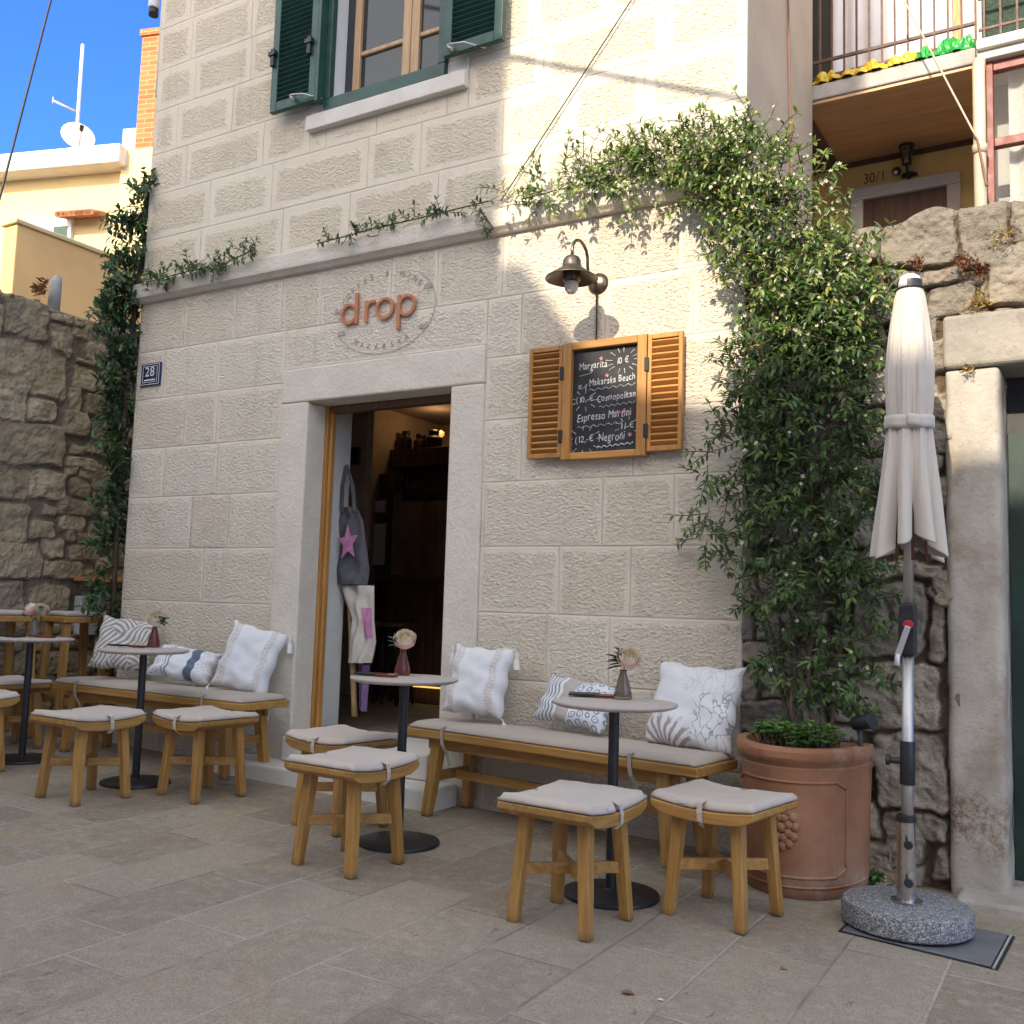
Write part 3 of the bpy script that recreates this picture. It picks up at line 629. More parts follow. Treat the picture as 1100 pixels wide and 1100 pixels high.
xx=-3.930; ring(mb,xx,zb+r,r,w,y0,y1); mb.xbox(xx+r-.0115,xx+r+.0115,y0-.001,y1,zb-.01,zb+.185)
xx=-3.795; mb.xbox(xx-.0115,xx+.0115,y0-.001,y1,zb-.01,zb+.125); ring(mb,xx+.043,zb+.072,.043,w,y0,y1,R(60),R(175),14)
xx=-3.652; ring(mb,xx,zb+r,r+.002,w,y0,y1)
xx=-3.488; ring(mb,xx,zb+r,r,w,y0,y1); mb.xbox(xx-r-.0115,xx-r+.0115,y0-.001,y1,zb-.085,zb+.125)
mb.build('word',M['rust_letter'],lg,.002)
mb=MB()
for s_,a0,a1,sz,up_ in (('COFFEE & WINE',R(158),R(36),.052,1),('MAKARSKA',R(232),R(304),.050,-1)):
    for i,chh in enumerate(s_):
        if chh==' ': continue
        a=a0+(a1-a0)*i/(len(s_)-1); px_,pz_=cx+math.cos(a)*rx*.86,cz+math.sin(a)*rz*.84
        tx,tz=-math.sin(a)*rx,math.cos(a)*rz; L=math.hypot(tx,tz); tx,tz=tx/L,tz/L
        if up_>0: tx,tz=-tx,-tz
        X=Vector((tx,0,tz)); Y=Vector((-tz,0,tx))
        vs,fs,wd=glyph(chh); o=Vector((px_,-.004,pz_))
        mb.add([o+X*(v.x-wd/2)*sz*.9+Y*(v.y-.35)*sz for v in vs],fs)
mb.build('small_lettering',M['grey_letter'],lg)
mb=MB(); ring(mb,cx,cz,1,.007,-.006,-.003,R(-150),R(48),60,rx,rz)
for a in (R(172),R(24),R(205),R(-32)):
    px_,pz_=cx+math.cos(a)*rx*.93,cz+math.sin(a)*rz*.95
    for q in (-.02,.012): mb.add([(px_+q-.012,-.005,pz_-.018),(px_+q+.016,-.005,pz_-.010),(px_+q+.012,-.005,pz_+.018),(px_+q-.010,-.005,pz_+.008)],[(0,1,2,3)])
mb.build('oval_line',M['grey_mark'],lg)

# wall lamp
lp=thing('wall_lamp','dark metal gooseneck lamp with flat conical shade on the sunlit stone wall','lamp',(-2.235,0,2.84))
mb=MB(); prof=[(.0,-.028),(.03,-.026),(.05,-.016),(.06,0)]
vs=[];k=len(prof)
for j in range(24):
    a=2*PI*j/24
    for rr,yy in prof: vs.append((rr*math.cos(a),yy,rr*math.sin(a)))
mb.add(vs,[(j*k+i,((j+1)%24)*k+i,((j+1)%24)*k+i+1,j*k+i+1) for j in range(24) for i in range(k-1)],True); mb.build('wall_plate',M['darkmetal'],lp)
arm=[(0,-.02,0),(0,-.075,-.005),(0,-.115,.02),(0,-.128,.07),(0,-.135,.115)]+[(0,-.2-.065*math.cos(a),.115+.05*math.sin(a)) for a in [PI*i/8 for i in range(1,9)]][::1]
arm=[(0,-.02,0),(0,-.08,-.003),(0,-.118,.02),(0,-.13,.06)]+[(0,-.218+.088*math.cos(PI*i/10),.085+.075*math.sin(PI*i/10)) for i in range(11)]+[(0,-.306,.05)]
mb=MB(); mb.tube(arm,.0085,8); mb.build('arm',M['darkmetal'],lp)
mb=MB(); mb.lathe([(.0,.055),(.018,.055),(.035,.045),(.045,.03),(.047,.012),(.05,.0),(.052,-.008),(.095,-.038),(.132,-.062),(.134,-.068),(.128,-.064),(.09,-.043),(.045,-.018),(.0,-.012)],(0,-.306,0),36); mb.build('shade',M['darkmetal'],lp)
mb=MB(); mb.lathe([(.045,-.02),(.045,-.075),(.04,-.082),(.03,-.084),(0,-.084)],(0,-.306,0),24); mb.build('socket',M['darkmetal'],lp)
mb=MB(); mb.lathe([(.028,-.08),(.036,-.10),(.033,-.125),(.018,-.142),(0,-.146)],(0,-.306,0),20); mb.build('bulb',M['glassbulb'],lp)
mb=MB(); mb.tube([(0,-.02,-.055),(0,-.012,-.06),(0,-.008,-.20),(0,-.008,-.33)],.005,6); mb.build('cord',M['darkmetal'],lp)

# ------------------------------------------------------------------ chalkboard with small shutters
cb=thing('menu_board','chalk drinks menu between two small golden louvred shutters','menu board',(0,0,0))
bx0,bx1,bz0,bz1=-2.405,-1.925,1.895,2.52
mb=MB(); w=.052
for q in ((bx0,bx0+w,bz0,bz1),(bx1-w,bx1,bz0,bz1)): mb=MB(); mb.xbox(q[0],q[1],-.06,-.004,q[2],q[3]); mb.build('frame_stile',M['shutwood_z'],cb,.004)
for q in ((bz0,bz0+.035),(bz1-.04,bz1)): mb=MB(); mb.xbox(bx0+w+.0005,bx1-w-.0005,-.059,-.004,q[0],q[1]); mb.build('frame_rail',M['shutwood'],cb,.004)
mb=MB(); mb.xbox(bx0+w-.002,bx1-w+.002,-.03,-.008,bz0+.03,bz1-.035); mb.build('blackboard',M['board'],cb)
for a,b in ((-2.612,-2.408),(-1.922,-1.735)):
    s=louvre('shutter',a,b,1.915 if a>-2 else 1.91,2.515,-.055,cb,(M['shutwood_z'],M['shutwood']),16,.022,.03)
for xh in (-2.407,-1.923):
    for zh in (2.36,2.02): mb=MB(); mb.xbox(xh-.012,xh+.012,-.066,-.0605,zh-.035,zh+.035); mb.build('hinge',M['iron'],cb,.002)
rg=random.Random(5); mb=MB(); mp_=MB()
L0=bx0+w+.012; Wd=bx1-bx0-2*w-.02; T0=bz1-.04; Y=-.0325
def bp(u,v): return (L0+u*Wd,Y,T0-v*.55)
def wave(mb,u0,u1,v,amp=.006,n=26,r=.0016):
    mb.tube([(L0+(u0+(u1-u0)*i/n)*Wd,Y,T0-v*.55+amp*math.sin(i*1.5)+.012*(i/n)) for i in range(n+1)],r,4)
def rays(mb,u,v,ru,rv,n,ln,gap=0):
    for i in range(n):
        a=2*PI*i/n+rg.uniform(-.1,.1); p=Vector(bp(u,v))
        d=Vector((math.cos(a)*ru,0,math.sin(a)*rv)); mb.tube([p+d,p+d*(1+ln)],.0018,4); mb.tube([p+d*(1+ln),p+d*(1+ln)*1.04],.0038,4)
J=.16; sl=Vector((.05,0,1)).normalized(); xd=Vector((1,0,.05)).normalized()
def ln_(t_,sz,u,v,u1): mb.fit(t_,sz,bp(u,v),xd,sl,(u1-u)*Wd,J,rg)
ln_('Margarita',.056,.06,.20,.52); ln_('10 €',.048,.66,.175,.87); rays(mb,.77,.145,.060,.042,13,.55); wave(mb,.07,.27,.255,.001)
ln_('10,-€',.034,.05,.385,.20); ln_('Makarska Beach',.052,.23,.36,.97); wave(mb,.23,.97,.40)
ln_('(10,-€',.044,.02,.515,.32); rays(mb,.16,.495,.055,.036,9,.5); ln_('Cosmopolitan',.052,.36,.52,.98); wave(mb,.40,.97,.57)
ln_('Espresso Martini',.060,.04,.70,.92); wave(mb,.05,.78,.755); ln_('11-€',.046,.74,.80,.97); rays(mb,.86,.775,.050,.034,9,.4)
ln_('(12,-€',.05,.02,.905,.33); rays(mb,.17,.88,.070,.052,11,.4); ln_('Negroni',.064,.40,.905,.82); wave(mb,.38,.95,.955,.005,26,.003)
mb.build('chalk_writing',M['chalk'],cb)
for (u,v) in ((.42,.105),(.70,.635),(.80,.63),(.90,.855),(.52,.275)):
    p=Vector(bp(u,v)); 
    for i in range(5): a=2*PI*i/5+.3; mp_.tube([p,p+Vector((math.cos(a)*.011,0,math.sin(a)*.011))],.003,4)
mp_.build('pink_chalk_stars',M['chalkpink'],cb)

# ================================================================== RIGHT STONE WALL (rubble height field)
def rubble(name,mat,parent,W,Hh,stones,res,seed,origin,ux,uz,un,topfn,depth=.05,mort=-.0,round_=.05,warp=.035,hole=None,back=.4):
    rs=np.random.RandomState(seed)
    nu,nv=int(W/res)+1,int(Hh/res)+1
    U,V=np.meshgrid(np.linspace(0,W,nu),np.linspace(0,Hh,nv),indexing='ij')
    if topfn: TOP=topfn(U); V=np.minimum(V,TOP)
    def vnoise(f,sd):
        r=np.random.RandomState(sd); g=r.rand(int(W*f)+4,int(Hh*f)+4); x=U*f; y=V*f; i=x.astype(int); j=y.astype(int); a=x-i; b=y-j; a=a*a*(3-2*a); b=b*b*(3-2*b)
        return (g[i,j]*(1-a)+g[i+1,j]*a)*(1-b)+(g[i,j+1]*(1-a)+g[i+1,j+1]*a)*b-.5
    wu=vnoise(4,seed+1)*warp*1.6+vnoise(11,seed+2)*warp*.8+vnoise(28,seed+7)*warp*.35; wv=vnoise(4,seed+3)*warp*1.6+vnoise(11,seed+4)*warp*.8+vnoise(28,seed+8)*warp*.35
    best=np.full(U.shape,9.); tint=np.zeros(U.shape); off=np.zeros(U.shape)
    for k,(a,b,c,d) in enumerate(stones):
        cu,cv,hw,hh=(a+b)/2,(c+d)/2,(b-a)/2,(d-c)/2; rr=min(round_,hw*.6,hh*.6)
        sk=(rs.rand()-.5)*.25; sk2=(rs.rand()-.5)*.25
        du=np.abs(U+wu-cu+sk*(V-cv)*.4)-hw+rr; dv=np.abs(V+wv-cv+sk2*(U-cu)*.3)-hh+rr
        sd=np.hypot(np.maximum(du,0),np.maximum(dv,0))+np.minimum(np.maximum(du,dv),0)-rr
        t1,t2,gx,gy=rs.rand(),rs.rand(),(rs.rand()-.5)*.22,(rs.rand()-.5)*.22
        m_=sd<best; best=np.where(m_,sd,best); tint=np.where(m_,t1,tint); off=np.where(m_,(t2-.5)*.03+gx*(U-cu)+gy*(V-cv),off)
    ins=-best; prof=np.clip(ins/.016,0,1); prof=np.sqrt(1-(1-prof)**2)*.9+.1*np.clip(ins/.09,0,1)
    fa=np.abs(vnoise(7,seed+11))+np.abs(vnoise(13,seed+12))*.7; rough=(vnoise(9,seed+5)*.5+vnoise(22,seed+6)*.45+vnoise(45,seed+9)*.35)+(fa-.3)*.9
    h=np.where(ins>0,depth*.25+prof*(depth*.75)+off*prof,depth*.25-np.clip(-ins/.03,0,1)*depth*.28)+rough*np.where(ins>0,.034,.02)
    mortar=1-np.clip((ins+.004)/.012,0,1)
    o=np.array(origin);ux=np.array(ux);uz=np.array(uz);un=np.array(un)
    Vt=np.minimum(V,topfn(U)) if topfn else V
    P=o+U[...,None]*ux+Vt[...,None]*uz+h[...,None]*un
    # top and ends turn back into the wall
    V0=V
    P[:,-1,:]=P[:,-2,:]-back*un+.0*uz
    P=P.reshape(-1,3); idx=np.arange(nu*nv).reshape(nu,nv)
    F=np.stack([idx[:-1,:-1],idx[1:,:-1],idx[1:,1:],idx[:-1,1:]],-1).reshape(-1,4)
    if hole:
        cu=(U[:-1,:-1]+res/2).ravel(); cv=(V[:-1,:-1]+res/2).ravel(); F=F[~((cu>hole[0])&(cu<hole[1])&(cv>hole[2])&(cv<hole[3]))]
    me=bpy.data.meshes.new(name); me.from_pydata(P.tolist(),[],F.tolist()); me.materials.append(mat)
    ca=me.color_attributes.new('tint','FLOAT_COLOR','POINT'); C=np.ones((nu*nv,4)); C[:,0]=tint.ravel(); 
    if topfn: mortar=mortar*np.clip((TOP-V)/.07,0,1)
    mortar[:,-1]=0; C[:,1]=mortar.ravel(); ca.data.foreach_set('color',C.ravel())
    me.update()
    ob=bpy.data.objects.new(name,me); COL.objects.link(ob); ob.parent=parent; return ob
def fillers(W,Hh,given,seed,hmin,hmax,wmin,wmax,gap=.012):
    rs=random.Random(seed); out=list(given); z=0
    def ov(a,b):
        w=min(a[1],b[1])-max(a[0],b[0]); h=min(a[3],b[3])-max(a[2],b[2]); return w>0 and h>0 and w*h>.12*(a[1]-a[0])*(a[3]-a[2])
    while z<Hh:
        hgt=rs.uniform(hmin,hmax); x=-rs.uniform(0,.2)
        while x<W:
            w=rs.uniform(wmin,wmax); z0=z+rs.uniform(-.015,.015); q=(x,x+w-gap,z0,z0+hgt-gap)
            if not any(ov(q,g) for g in given): out.append(q)
            elif w>wmin*1.3:
                for sub in ((x,x+w*.45,z0,z0+hgt*.5-gap),(x+w*.5,x+w,z0,z0+hgt*.5-gap),(x,x+w*.45,z0+hgt*.5,z0+hgt-gap),(x+w*.5,x+w,z0+hgt*.5,z0+hgt-gap)):
                    if not any(ov(sub,g) for g in given): out.append(sub)
            x+=w
        z+=hgt
    return out
gw=thing('rubble_wall','grey rubble stone wall with a gate pillar and heavy lintel','stone wall',(0,0,0))
px_st=[(905,232,944,285),(944,220,1024,283),(1027,214,1084,285),(1086,200,1120,262),(955,286,1030,306),(1060,262,1120,330),(996,304,1044,345),(1048,300,1062,330),(950,310,992,345),(1001,345,1011,372),(1000,375,1010,398),
       (930,606,1008,624),(902,606,928,632),(918,628,990,705),(992,632,1014,646),(994,650,1014,712),(915,712,1012,790),(935,795,1018,872),(940,875,1018,905),(942,895,985,930),(1000,912,1020,945),(940,930,992,946),(905,640,916,690),(990,560,1010,600),(930,400,960,440),(925,450,965,490),(985,410,1008,440),(880,520,930,560)]
W0=XR; given=[]
for (a,b,c,d) in px_st:
    p,q=fac((a+c)/2,b),fac((a+c)/2,d); l,r_=fac(a,(b+d)/2),fac(c,(b+d)/2)
    given.append((l.x-W0,r_.x-W0,q.z+.1,p.z+.1))
st=fillers(2.6,3.1,given,21,.09,.18,.12,.34)
st=[s for s in st]
topf=lambda U: 3.00+.02*np.sin(U*9)+.05*np.clip((U-.55)*1.2,0,1)+.015*np.sin(U*23+1)
rubble('wall_face',M['rubble'],gw,2.6,3.13,st,.0075,31,(W0+.003,.03,-.1),(1,0,0),(0,0,1),(0,-1,0),topf,.05,round_=.028,warp=.04,hole=(.94,2.7,-1,2.33))
mb=MB(); mb.xbox(W0+.01,W0+.9,.06,.42,-.1,2.85); mb.build('wall_core',M['rubble'],gw)
mb=MB(); mb.xbox(-.545,.35,-.05,.42,2.203,2.437); mb.build('lintel',M['lintel'],gw,.02,3)
def rough_post(name,mat,parent,x0,x1,y0,y1,z0,z1,seed,amp=.008,n=(10,8,48)):
    bm=bmesh.new(); rs=random.Random(seed)
    mbx=MB(); 
    def side(fn,a,b): mbx.grid(fn,a,b,True)
    side(lambda u,v:(x0+(x1-x0)*u,y0,z0+(z1-z0)*v),n[0],n[2]); side(lambda u,v:(x1,y0+(y1-y0)*u,z0+(z1-z0)*v),n[1],n[2]); side(lambda u,v:(x0,y1-(y1-y0)*u,z0+(z1-z0)*v),n[1],n[2]); side(lambda u,v:(x0+(x1-x0)*u,y0+(y1-y0)*v,z1),n[0],n[1])
    o=mbx.build(name,mat,parent)
    bm.from_mesh(o.data); bmesh.ops.remove_doubles(bm,verts=bm.verts,dist=.0005)
    from mathutils import noise as nz
    for v in bm.verts:
        p=v.co*6+Vector((seed,0,0)); d=Vector((nz.noise(p),nz.noise(p+Vector((9,3,1))),0)); e=nz.noise(v.co*22)
        v.co+=d*amp+Vector((e,e,0))*amp*.5
        cxm=min(abs(v.co.x-x0),abs(v.co.x-x1)); cym=min(abs(v.co.y-y0),abs(v.co.y-y1))
        if cxm<.012 and cym<.012: v.co+= (Vector(((x0+x1)/2,(y0+y1)/2,v.co.z))-v.co).normalized()*.012
    bmesh.ops.recalc_face_normals(bm,faces=bm.faces); bm.to_mesh(o.data); bm.free()
    m_=o.modifiers.new('s','SUBSURF'); m_.levels=1; m_.render_levels=1
    return o
rough_post('pillar',M['pillar'],gw,-.545,-.322,-.04,.40,-.03,2.20,4)
mb=MB(); mb.xbox(-.50,1.2,-.22,.5,-.12,.03); mb.build('threshold',M['pillar'],gw,.015)
# dark green gate recessed under the lintel
gt=thing('garden_gate','dark green gate with a thin white frame line under the lintel','gate',(0,0,0))
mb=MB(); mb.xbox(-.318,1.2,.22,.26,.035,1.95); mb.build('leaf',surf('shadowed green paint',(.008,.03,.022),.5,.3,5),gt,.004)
mb=MB(); mb.xbox(-.318,1.2,.24,.28,1.952,2.2); mb.build('top_panel',M['iron'],gt)
mb=MB(); mb.tube([(-.235,.205,1.72),(-.235,.205,2.0),(.2,.205,2.0)],.008,6); mb.build('white_line',M['white'],gt)

# ================================================================== LEFT STONE WALL (runs back along the alley)
lw=thing('alley_wall','tall brown rubble wall running back beside the alley','stone wall',(0,0,0))
XW=-7.0; px_l=[(0,318,52,362),(54,350,77,385),(-40,366,70,420),(92,370,115,392),(-40,408,28,448),(28,430,58,453),(88,425,115,445),(65,440,92,468),(-40,450,66,497),(98,458,118,473),(-40,498,30,536),(30,507,67,538),(72,515,95,535),(98,500,122,525),(58,537,97,555),(-40,540,30,582),(32,560,58,580),(62,555,90,572),(-40,582,43,622),(46,580,68,600),(75,587,105,602),(44,603,85,622),(30,628,75,660),(-40,625,24,665),(100,600,122,615),(20,345,50,368),(-40,318,-2,360)]
Y0=-3.2; given=[]
for (a,b,c,d) in px_l:
    l,r_=atX(a,(b+d)/2,XW),atX(c,(b+d)/2,XW); p,q=atX((a+c)/2,b,XW),atX((a+c)/2,d,XW); given.append((l.y-Y0,r_.y-Y0,q.z+.2,p.z+.2))
st=fillers(6.2,3.7,given,8,.10,.20,.12,.34)
rubble('wall_face',M['rubble_left'],lw,6.2,3.7,st,.012,51,(XW,Y0,-.2),(0,1,0),(0,0,1),(1,0,0),lambda U:3.535+.02*np.sin(U*5)+.012*np.sin(U*17),.032,round_=.035,warp=.03)
mb=MB(); mb.xbox(XW-.5,XW-.015,Y0,Y0+6.2,-.2,3.29); mb.xbox(XW-.5,XW+.02,Y0,Y0+6.2,3.292,3.335); mb.build('wall_core',M['rubble_left'],lw,.02)
# end of the alley
mb=MB(); mb.xbox(XW+.02,XL-.01,3.0,3.2,-.1,3.2); o=mb.build('alley_end_wall',M['lintel']); tag(o,'shadowed grey wall closing the narrow alley behind the vine','wall')
# bar plank and meter box
pk=thing('bar_counter','golden plank bar counter spanning the alley behind the corner vine','counter',(0,0,0))
mb=MB(); mb.xbox(XW+.04,XL-.02,.36,.72,1.215,1.25); mb.build('plank',M['shutwood'],pk,.004); mb=MB(); mb.xbox(XW+.55,XL-.03,.42,.66,1.165,1.213); mb.build('bracket',M['iron'],pk,.004)
bxm=thing('meter_box','pale grey meter box with a round hole on the alley rubble wall','meter box',(0,0,0))
mb=MB(); a,b=atX(84,640,XW+.05),atX(113,682,XW+.05); mb.xbox(XW+.0,XW+.09,a.y,b.y,b.z,a.z); mb.build('casing',M['offwhite'],bxm,.01)
mb=MB(); cc=atX(99,641,XW+.095); 
vs=[Vector((XW+.092,cc.y+.035*math.cos(2*PI*i/16),cc.z-.02+.035*math.sin(2*PI*i/16))) for i in range(16)]; mb.add(vs,[tuple(range(16))]); mb.build('keyhole',M['iron'],bxm)

# ================================================================== YELLOW HOUSE beyond the alley (left)
def pl(px,py,P0,n):
    d=ray(px,py); return CAM+d*((P0-CAM).dot(n)/d.dot(n))
YN=Vector((.29,-.957,0)).normalized(); YU=Vector((.957,.29,0)).normalized()
d=ray(70,240); YP=CAM+d*(16/Vector((d.x,d.y)).length)
yh=thing('yellow_house','pale yellow rendered house behind the alley wall with brick chimney','house',(0,0,0))
def ybox(mb,u0,u1,z0,z1,n0,n1):
    vs=[]
    for u in (u0,u1):
        for nn in (n0,n1):
            for z in (z0,z1): p=Vector((YP.x,YP.y,0))+YU*u+YN*nn; vs.append((p.x,p.y,z))
    mb.add(vs,[(0,1,3,2),(4,6,7,5),(0,4,5,1),(2,3,7,6),(0,2,6,4),(1,5,7,3)])
def yuz(px,py): p=pl(px,py,YP,YN); return (p-YP).dot(YU)-0,p.z
uL=yuz(-60,200)[0]-6; uP,zt=yuz(136,170); uR=uP+1.6; zE0=yuz(70,190)[1]; zE1=yuz(70,170)[1]
mb=MB(); ybox(mb,uL,uP,-.2,zE0,0,-4); ybox(mb,uP+.001,uR,-.2,zE1-.02,.12,-3); mb.build('wall',M['paleyellow'],yh)
mb=MB(); ybox(mb,uL-.2,uP+.1,zE0+.003,zE1,.32,-4); mb.build('eave',M['sill'],yh,.03)
mb=MB(); u,z=yuz(143,160); ybox(mb,u-.12,u+.1,zE1-.01,zE1+.32,.1,-.3); mb.build('parapet_block',M['white'],yh)
ch=MB(); u0,z0=yuz(150,165); u1,_=yuz(168,165); z1=yuz(155,38)[1]; ybox(ch,u0,u1+.06,zE1-.02,z1-.1,.12,-.5); ybox(ch,u0-.03,u1+.1,z1-.098,z1+.0,.15,-.53); ch.build('chimney',M['brick'],yh)
wd=bpy.data.objects.new('window',None); COL.objects.link(wd); wd.parent=yh
u0,z1=yuz(48,238); u1,z0=yuz(78,262)
mb=MB(); ybox(mb,u0-.5,u1,z0-.6,z1,.06,-.02); mb.build('frame',M['white'],wd); mb=MB(); ybox(mb,u0+.22,u1-.06,z0-.5,z1-.12,.064,.05); mb.build('shutter',M['green'],wd)
u0,z0=yuz(76,233); u1,_=yuz(112,230); mb=MB()
for i in range(14):
    a=u0+(u1-u0)*i/13; p=Vector((YP.x,YP.y,z0))+YU*a; mb.tube([p,p+YN*.30-Vector((0,0,.08))],.045,8)
mb.build('tile_edge',M['tile'],yh)
# terrace parapet wall running back (side face stays in shade)
tw=thing('terrace_wall','ochre rendered terrace parapet with a lit cream end above the alley wall','wall',(0,0,0))
mb=MB(); mb.xbox(-9.72,-9.5,1.21,7.2,-.2,4.90); mb.build('wall',M['orange'],tw,.01); mb=MB(); mb.xbox(-9.75,-9.47,1.18,7.2,4.902,4.95); mb.build('coping',M['paleyellow'],tw,.01)
mb=MB(); mb.xbox(-13,-9.721,2.4,2.6,-.2,4.6); mb.build('return_wall',M['orange'],tw)
# dish and mast
dh=thing('satellite_dish','white satellite dish on the roof edge of the yellow house','satellite dish',(0,0,0))
p=pl(84,146,YP-YN*.4,YN); ax=(Vector((.80,-.42,.42))).normalized(); bx=ax.cross(Vector((0,0,1))).normalized(); by=bx.cross(ax)
vs=[];fs=[]
for i in range(7):
    for j in range(20):
        r=.29*i/6; a=2*PI*j/20; vs.append(p+bx*r*math.cos(a)*.88+by*r*math.sin(a)-ax*(.09*(1-(i/6)**2)))
for i in range(6):
    for j in range(20): fs.append((i*20+j,i*20+(j+1)%20,(i+1)*20+(j+1)%20,(i+1)*20+j))
mb=MB(); mb.add(vs,fs,True); o=mb.build('reflector',M['white'],dh); sm=o.modifiers.new('s','SOLIDIFY'); sm.thickness=.015
mb=MB(); mb.tube([p-by*.33,p+ax*.30-by*.18],.014,6); mb.tube([p-ax*.12,p-ax*.15-Vector((0,0,.62))],.025,6); mb.build('arm',M['concrete'],dh)
mb=MB(); mb.bar(p+ax*.28-by*.19,p+ax*.36-by*.15,.06,.06); mb.build('feed',M['iron'],dh,.01)
at=thing('antenna_mast','white antenna mast with a short cross arm above the dish','antenna',(0,0,0))
a,b=pl(89,48,YP-YN*.5,YN),pl(81,165,YP-YN*.5,YN); mb=MB(); mb.tube([a,b],.028,8); mb.build('mast',M['white'],at)
a,b=pl(82,120,YP-YN*.5,YN),pl(57,108,YP-YN*.4,YN); mb=MB(); mb.tube([a,b],.018,6); mb.tube([b+Vector((0,0,-.06)),b+Vector((0,0,.06))],.012,6); mb.build('cross_arm',M['concrete'],at)
# security camera on a white bracket at the house corner
sc=thing('security_camera','white bracket with a small camera on the corner of the stone house','camera',(0,0,0))
a=atX(172,2,-5.93)+Vector((0,0,.03)); mb=MB(); mb.tube([(-5.955,.06,a.z-.75),(-5.955,.06,a.z+.1),(-6.02,.05,a.z+.12)],.022,8); mb.build('bracket',M['white'],sc)
mb=MB(); mb.tube([(-6.06,.05,a.z+.15),(-6.06,.05,a.z-.02)],.042,12); mb.build('housing',M['white'],sc,.01); mb=MB(); mb.tube([(-6.06,.05,a.z-.022),(-6.06,.05,a.z-.075)],.036,12); mb.build('lens',M['iron'],sc)

# ================================================================== BALCONY HOUSE (right, behind the rubble wall)
YF,YB=1.40,2.36
bh=thing('balcony_house','yellow rendered house with a railed balcony above the rubble wall','house',(0,0,0))
zs=fac(960,88,YF).z; zt=fac(960,71,YF).z; xl=-1.90; xr=fac(1048,70,YF).x
mb=MB(); mb.xbox(xl,2.5,YB,YB+.3,1.0,zs-.003); mb.xbox(xl,2.5,YB,YB+.3,zs,9.0); mb.build('wall',M['yellow'],bh)
mb=MB(); mb.xbox(xl,xr,YF,YB-.003,zs,zt); mb.build('balcony_slab',M['slabedge'],bh,.01)
mb=MB(); mb.xbox(xl,xr-.02,YF+.015,YB-.003,zs-.02,zs-.002); mb.build('soffit',M['soffit'],bh)
mb=MB(); mb.xbox(xl,xr-.02,YB-.03,YB-.004,zs-.05,zs-.021); mb.xbox(xl,XR-.06,YF+.02,YB,zs-.045,zs-.021); mb.build('soffit_trim',M['rust'],bh)
# railing
rl=bpy.data.objects.new('railing',None); COL.objects.link(rl); rl.parent=bh
zr=[fac(960,43,YF).z,fac(960,61,YF).z]; mb=MB()
for z in zr+[zt+.95]: mb=MB(); mb.bar((xl,YF+.04,z),(xr,YF+.04,z),.018,.018); mb.build('rail',M['rust'],rl)
x=xr; i=0
while x>xl:
    mb=MB(); z0=zt if i%3==0 else zr[1]; mb.bar((x,YF+.04,z0),(x,YF+.04,zt+.94),.012,.012); mb.build('baluster',M['rust'],rl); x-=.0745; i+=1
# upper door with sheet, lower door
mb=MB(); a,b=fac(894,40,YB-.02),fac(1024,40,YB-.02)
mb.grid(lambda u,v:(a.x+(b.x-a.x)*u,YB-.05-.012*math.sin(u*40),zt+.02+2.0*v),60,4); mb.build('door_curtain',M['curtain'],bh)
mb=MB(); mb.xbox(fac(872,40,YB).x,a.x-.01,YB-.025,YB-.002,zt+.32,zt+2.2); mb.build('dark_shutter',M['iron'],bh)
mb=MB(); mb.xbox(b.x+.005,b.x+.05,YB-.05,YB-.002,zt,zt+2.2); mb.build('door_post',M['shutwood_z'],bh); mb=MB(); mb.xbox(b.x+.055,b.x+.20,YB-.04,YB-.002,zt,zt+2.2); mb.build('white_panel',M['offwhite'],bh)
dr=bpy.data.objects.new('door',None); COL.objects.link(dr); dr.parent=bh
o1,o2=fac(915,207,YB),fac(1032,192,YB); i1,i2=fac(928,217,YB),fac(1018,206,YB)
mb=MB(); mb.xbox(o1.x,i1.x,YB-.05,YB-.002,1.6,i1.z); mb.xbox(i2.x,o2.x,YB-.05,YB-.002,1.6,i1.z); mb.xbox(o1.x,o2.x,YB-.052,YB-.002,i1.z+.001,o1.z); mb.build('surround',M['sill'],dr,.004)
mb=MB(); mb.xbox(i1.x+.002,i2.x-.002,YB-.02,YB-.002,1.6,i1.z-.002); mb.build('leaf',M['darkwood'],dr)
mb=MB(); s0,s1=fac(929,203,YB),fac(955,197,YB); mb.text('30/1',.105,(s0.x-.01,YB-.006,s0.z+.035),(1,0,0),(0,0,1),sx=.78); mb.build('house_number',M['rust'],bh)
ln=thing('lantern','small black wall lantern above the balcony house door','lantern',(0,0,0))
c=fac(974,165,YB-.12); mb=MB(); mb.lathe([(.0,.10),(.012,.09),(.02,.075),(.055,.055),(.05,.045),(.05,.04)],c,8); mb.lathe([(.028,-.075),(.0,-.09)],c,8); mb.build('cap',M['iron'],ln)
mb=MB(); mb.lathe([(.048,.04),(.03,-.075)],c,8); mb.build('glass',M['vase_smoke'],ln)
mb=MB(); mb.tube([c+Vector((0,0,-.08)),c+Vector((0,.02,-.13)),c+Vector((0,.08,-.14)),c+Vector((0,.118,-.11))],.011,6); mb.lathe([(.0,.0),(.055,.004),(.05,.02),(0,.03)],(c.x,c.y+.115,c.z-.12),12); 
for i in range(4): a=PI/4+i*PI/2; mb.tube([c+Vector((.05*math.cos(a),.05*math.sin(a),.04)),c+Vector((.031*math.cos(a),.031*math.sin(a),-.075))],.005,4)
mb.build('bracket',M['iron'],ln)
